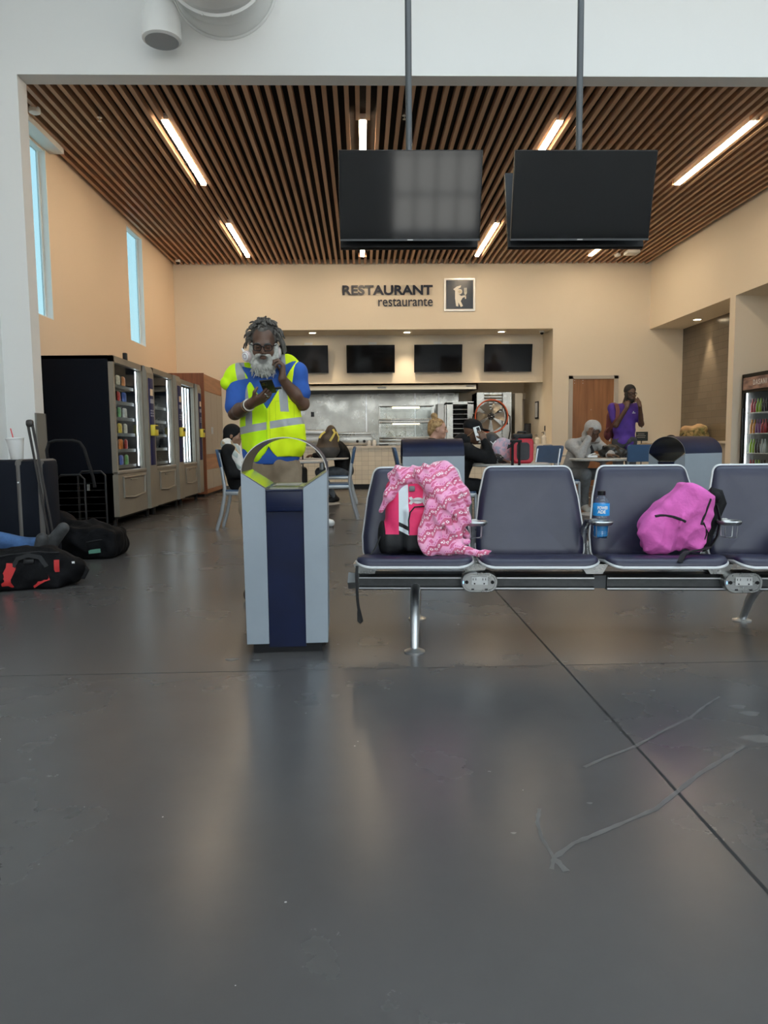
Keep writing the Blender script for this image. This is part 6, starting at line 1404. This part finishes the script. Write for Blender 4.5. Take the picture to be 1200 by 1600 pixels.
# ---------------------------------------------------------------- standing man in purple
J = dict(head=(4.035, 11.06, 1.695), neck=(4.0, 11.14, 1.53), chest=(3.985, 11.15, 1.34), pelvis=(4.0, 11.16, .98), shR=(3.80, 11.15, 1.485), shL=(4.165, 11.15, 1.485), elR=(3.83, 11.06, 1.225), wrR=(3.945, 10.93, 1.475), elL=(4.215, 11.06, 1.235), wrL=(4.13, 10.90, 1.49),
         hipR=(3.91, 11.16, .93), hipL=(4.09, 11.16, .93), knR=(3.9, 11.14, .51), knL=(4.1, 11.14, .51), anR=(3.89, 11.18, .09), anL=(4.11, 11.18, .09), toR=(3.86, 11.03, .045), toL=(4.14, 11.03, .045), hf=(.12, -.95, -.15), hu=(0, 0, 1))
t, Jr, R = person('tall man in a purple shirt standing on the phone in front of the wooden door', (4.0, 11.15, 0), J, M_skin_dark, M('purple_cloth', (.075, .028, .24), .8, var=(10, .15)), M('charcoal_cloth', (.045, .046, .05), .85, var=(40, .25)), M_black, .009, 1.06, .36, .010, dict(R=((.15, .15, .95), (.5, .6, 0), (.9, .8, .7, .5), .5), L=((-.25, .15, .95), (-.4, .8, .1), (.9, .8, .6, .35), .6)), .005)
hc = Jr['head']; eyes_brows(t, hc, R, 1., M_black, M_hairblack)
Hs = SDF([hc[i] - .2 for i in range(3)], [hc[i] + .2 for i in range(3)], .007); Hs.ell(hc + R @ Vector((0, -.020, .048)), (.084, .100, .088), .02, R); Hs.ell(hc + R @ Vector((0, .09, -.015)), (.065, .06, .085), .015, R, cut=True); Hs.ell(hc + R @ Vector((0, -.02, -.07)), (.12, .13, .06), .02, R, cut=True); Hs.wrinkle(.002, 90, 1.); Hs.mesh('hair', M_hairblack, t)
Hs = SDF([hc[i] - .2 for i in range(3)], [hc[i] + .2 for i in range(3)], .007); Hs.ell(hc + R @ Vector((0, .062, -.105)), (.05, .045, .038), .02, R)
for q in (-1, 1): Hs.seg(hc + R @ Vector((q * .07, .02, -.03)), hc + R @ Vector((q * .045, .065, -.095)), .010, .016, .02)
Hs.ell(hc + R @ Vector((0, .11, -.066)), (.024, .03, .012), .01, R, cut=True); Hs.mesh('beard', M_hairblack, t)
b = MB(); b.box((.075, -.150, 1.40), (.045, .006, .008)); b.box((.07, -.150, 1.418), (.012, .006, .016)); b.build('chest_print', M_white_pl, t)
t2 = thing('maroon_backpack', 'maroon backpack hanging behind the man in purple from one shoulder', 'backpack', (3.86, 11.3, 1.02))
S = SDF((-.24, -.16, -.08), (.26, .3, .56), .011); S.ell((.06, .10, .24), (.13, .11, .24), .05); S.ell((-.07, .0, .07), (.055, .08, .10), .03); S.wrinkle(.008, 28, 1.); S.mesh('body', M('maroon_nylon', (.11, .018, .025), .65, var=(9, .4)), t2)
loop_strap('shoulder_strap', [(-.02, .02, .50), (-.03, -.10, .545), (-.022, -.225, .515), (-.02, -.285, .42), (-.03, -.29, .30), (-.075, -.24, .20), (-.12, -.1, .10)], .06, M('strap_maroon', (.16, .045, .035), .75), t2)
RP = axes((.1, -.1, .97), (-1, -.2, 0)); ph = thing('mobile_phone', 'dark phone held to the ear of the standing man in purple', 'phone', (3.952, 10.985, 1.635)); b = MB(); b.box((0, 0, 0), (.074, .15, .009), bev=.003, rot=RP); b.build('body', M_black, ph)

# ---------------------------------------------------------------- slumped person behind the dark backpack
y0 = 12.22
J = dict(head=(-.50, y0, 1.10), neck=(-.42, y0, .99), chest=(-.35, y0, .82), pelvis=(-.29, y0, .545), shR=(-.40, y0 + .19, .92), shL=(-.40, y0 - .19, .92), elR=(-.62, y0 + .2, .80), wrR=(-.8, y0 + .05, .80), elL=(-.60, y0 - .2, .80), wrL=(-.80, y0 - .08, .80),
         hipR=(-.31, y0 + .1, .53), hipL=(-.31, y0 - .1, .53), knR=(-.72, y0 + .12, .52), knL=(-.68, y0 - .14, .50), anR=(-.62, y0 + .12, .10), anL=(-.46, y0 - .12, .10), toR=(-.78, y0 + .12, .05), toL=(-.62, y0 - .14, .05), hf=(-.8, 0, -.5), hu=(0, 0, 1))
t, Jr, R = person('person in black jacket and grey jeans hunched behind the dark backpack', (-.31, y0, 0), J, M_skin_mid, M_blackcloth, M('washed_jeans', (.075, .085, .10), .85, var=(10, .35)), M_black, .011, 1.06, .95, .022)
hc = Jr['head']; cp = SDF([hc[i] - .22 for i in range(3)], [hc[i] + .22 for i in range(3)], .010); cp.ell(hc + R @ Vector((0, -.014, .05)), (.092, .11, .09), .02, R); cp.ell(hc + R @ Vector((0, -.02, -.05)), (.12, .13, .07), .01, R, cut=True); cp.mesh('beanie', M_blackcloth, t)

# ---------------------------------------------------------------- person behind the angled bin
y0 = 11.8
J = dict(head=(4.98, y0, .93), neck=(5.03, y0, .89), chest=(5.03, y0, .78), pelvis=(5.02, y0, .54), shR=(5.0, y0 + .19, .85), shL=(5.0, y0 - .19, .85), elR=(4.85, y0 + .2, .82), wrR=(4.62, y0 + .05, .80), elL=(4.66, y0 - .15, .885), wrL=(4.42, y0 - .17, .905),
         hipR=(4.98, y0 + .1, .53), hipL=(4.98, y0 - .1, .53), knR=(4.62, y0 + .12, .5), knL=(4.62, y0 - .12, .5), anR=(4.66, y0 + .12, .10), anL=(4.66, y0 - .12, .10), toR=(4.5, y0 + .12, .05), toL=(4.5, y0 - .12, .05), hf=(-.85, -.1, -.45), hu=(0, 0, 1))
t, Jr, R = person('person in a tan jacket bent over behind the angled bin, one hand showing', (5.0, y0, 0), J, M_skin_mid, M('tan_jacket', (.30, .22, .13), .85, var=(8, .2)), M('grey_jeans', (.09, .10, .12), .85), M_black, .012, 1.04, .95, .02)
hc = Jr['head']; Hs = SDF([hc[i] - .2 for i in range(3)], [hc[i] + .2 for i in range(3)], .010); Hs.ell(hc + R @ Vector((0, -.022, .045)), (.086, .103, .092), .02, R); Hs.ell(hc + R @ Vector((0, .09, -.03)), (.075, .07, .085), .02, R, cut=True); Hs.mesh('hair', M_hairblack, t)

# ---------------------------------------------------------------- person lying against the left wall, legs over the luggage
J = dict(head=(-3.34, 5.56, .80), neck=(-3.36, 5.57, .66), chest=(-3.34, 5.57, .46), pelvis=(-3.22, 5.58, .16), shR=(-3.36, 5.38, .58), shL=(-3.36, 5.76, .58), elR=(-3.30, 5.30, .32), wrR=(-3.12, 5.42, .26), elL=(-3.30, 5.82, .32), wrL=(-3.10, 5.72, .24),
         hipR=(-3.20, 5.50, .15), hipL=(-3.20, 5.68, .15), knR=(-2.82, 5.54, .165), knL=(-2.82, 5.70, .275), anR=(-2.47, 5.58, .15), anL=(-2.44, 5.70, .235), toR=(-2.42, 5.56, .31), toL=(-2.315, 5.70, .375), hf=(1, 0, -.1), hu=(0, 0, 1))
M_jeans = M('blue_jeans', (.045, .105, .24), .85, var=(9, .4), bump=(90, .3))
person('person lying at the left edge, only blue jeans and dark boots in view', (-3.15, 5.6, 0), J, M_skin_mid, M_blackcloth, M_jeans, M('scuffed_dark_boot', (.045, .046, .048), .7, var=(16, .5)), .010, 1.0, 1.0, .02)
# ================================================================== camera, daylight, lamps
sc = bpy.context.scene
cam_d = bpy.data.cameras.new('camera'); cam = bpy.data.objects.new('camera', cam_d); COL.objects.link(cam); sc.camera = cam
cam_d.sensor_fit = 'HORIZONTAL'; cam_d.sensor_width = 36; cam_d.lens = 36 * 1150 / 1200; cam_d.clip_start = .05; cam_d.clip_end = 200
yw, pt, rl = map(math.radians, (1.65, 5.4, .6))
f = Vector((math.sin(yw) * math.cos(pt), math.cos(yw) * math.cos(pt), -math.sin(pt))); r = f.cross(Vector((0, 0, 1))).normalized(); u = r.cross(f)
r2 = r * math.cos(rl) - u * math.sin(rl); u2 = u * math.cos(rl) + r * math.sin(rl)
cam.matrix_world = Matrix(((r2.x, u2.x, -f.x, 0), (r2.y, u2.y, -f.y, 0), (r2.z, u2.z, -f.z, 1.0), (0, 0, 0, 1)))
wd = bpy.data.worlds.new('sky'); sc.world = wd; wd.use_nodes = True; nt = wd.node_tree; bg = nt.nodes['Background']
tc = nt.nodes.new('ShaderNodeTexCoord'); sp = nt.nodes.new('ShaderNodeSeparateXYZ'); nt.links.new(tc.outputs['Generated'], sp.inputs[0])
z = V(nt, sp.outputs[2]); c = mixc(nt, ramp(nt, z, 0., .6), (1., .98, .95), (.74, .88, 1.0)); c = mixc(nt, z.lt(0.), c, (.85, .82, .78)); nt.links.new(c.s, bg.inputs[0]); bg.inputs[1].default_value = SKY
def spot(name, loc, e, size, blend, col, tgt=None):
    l = bpy.data.lights.new(name, 'SPOT'); l.energy = e; l.spot_size = math.radians(size); l.spot_blend = blend; l.color = col; l.shadow_soft_size = .04
    o = bpy.data.objects.new(name, l); COL.objects.link(o); o.location = loc
    if tgt: o.rotation_euler = (Vector(tgt) - Vector(loc)).to_track_quat('-Z', 'Y').to_euler()
    return o
WARM = (1., .80, .54)
for x in (-1.05, 1.02, 3.1): spot('downlight_beam', (x, 16.42, 3.38), 60, 95, .8, WARM)
for y in (14.75, 13.05): spot('downlight_beam', (6.80, y, 3.35), 110, 50, .6, WARM)
for x in (-1.2, .8): spot('kitchen_light', (x, 17.6, 2.70), 13, 150, .9, (1., .92, .78))
spot('kitchen_light', (3.3, 17.2, 2.70), 12, 150, .9, (1., .92, .78))
sc.view_settings.view_transform = 'Standard'; sc.view_settings.look = 'None'; sc.view_settings.gamma = 1; sc.view_settings.use_curve_mapping = False
sc.view_settings.exposure = EXPO
sc.cycles.use_denoising = True; sc.cycles.max_bounces = 10; sc.cycles.diffuse_bounces = 5; sc.cycles.glossy_bounces = 5; sc.cycles.transparent_max_bounces = 16; sc.cycles.sample_clamp_indirect = 6
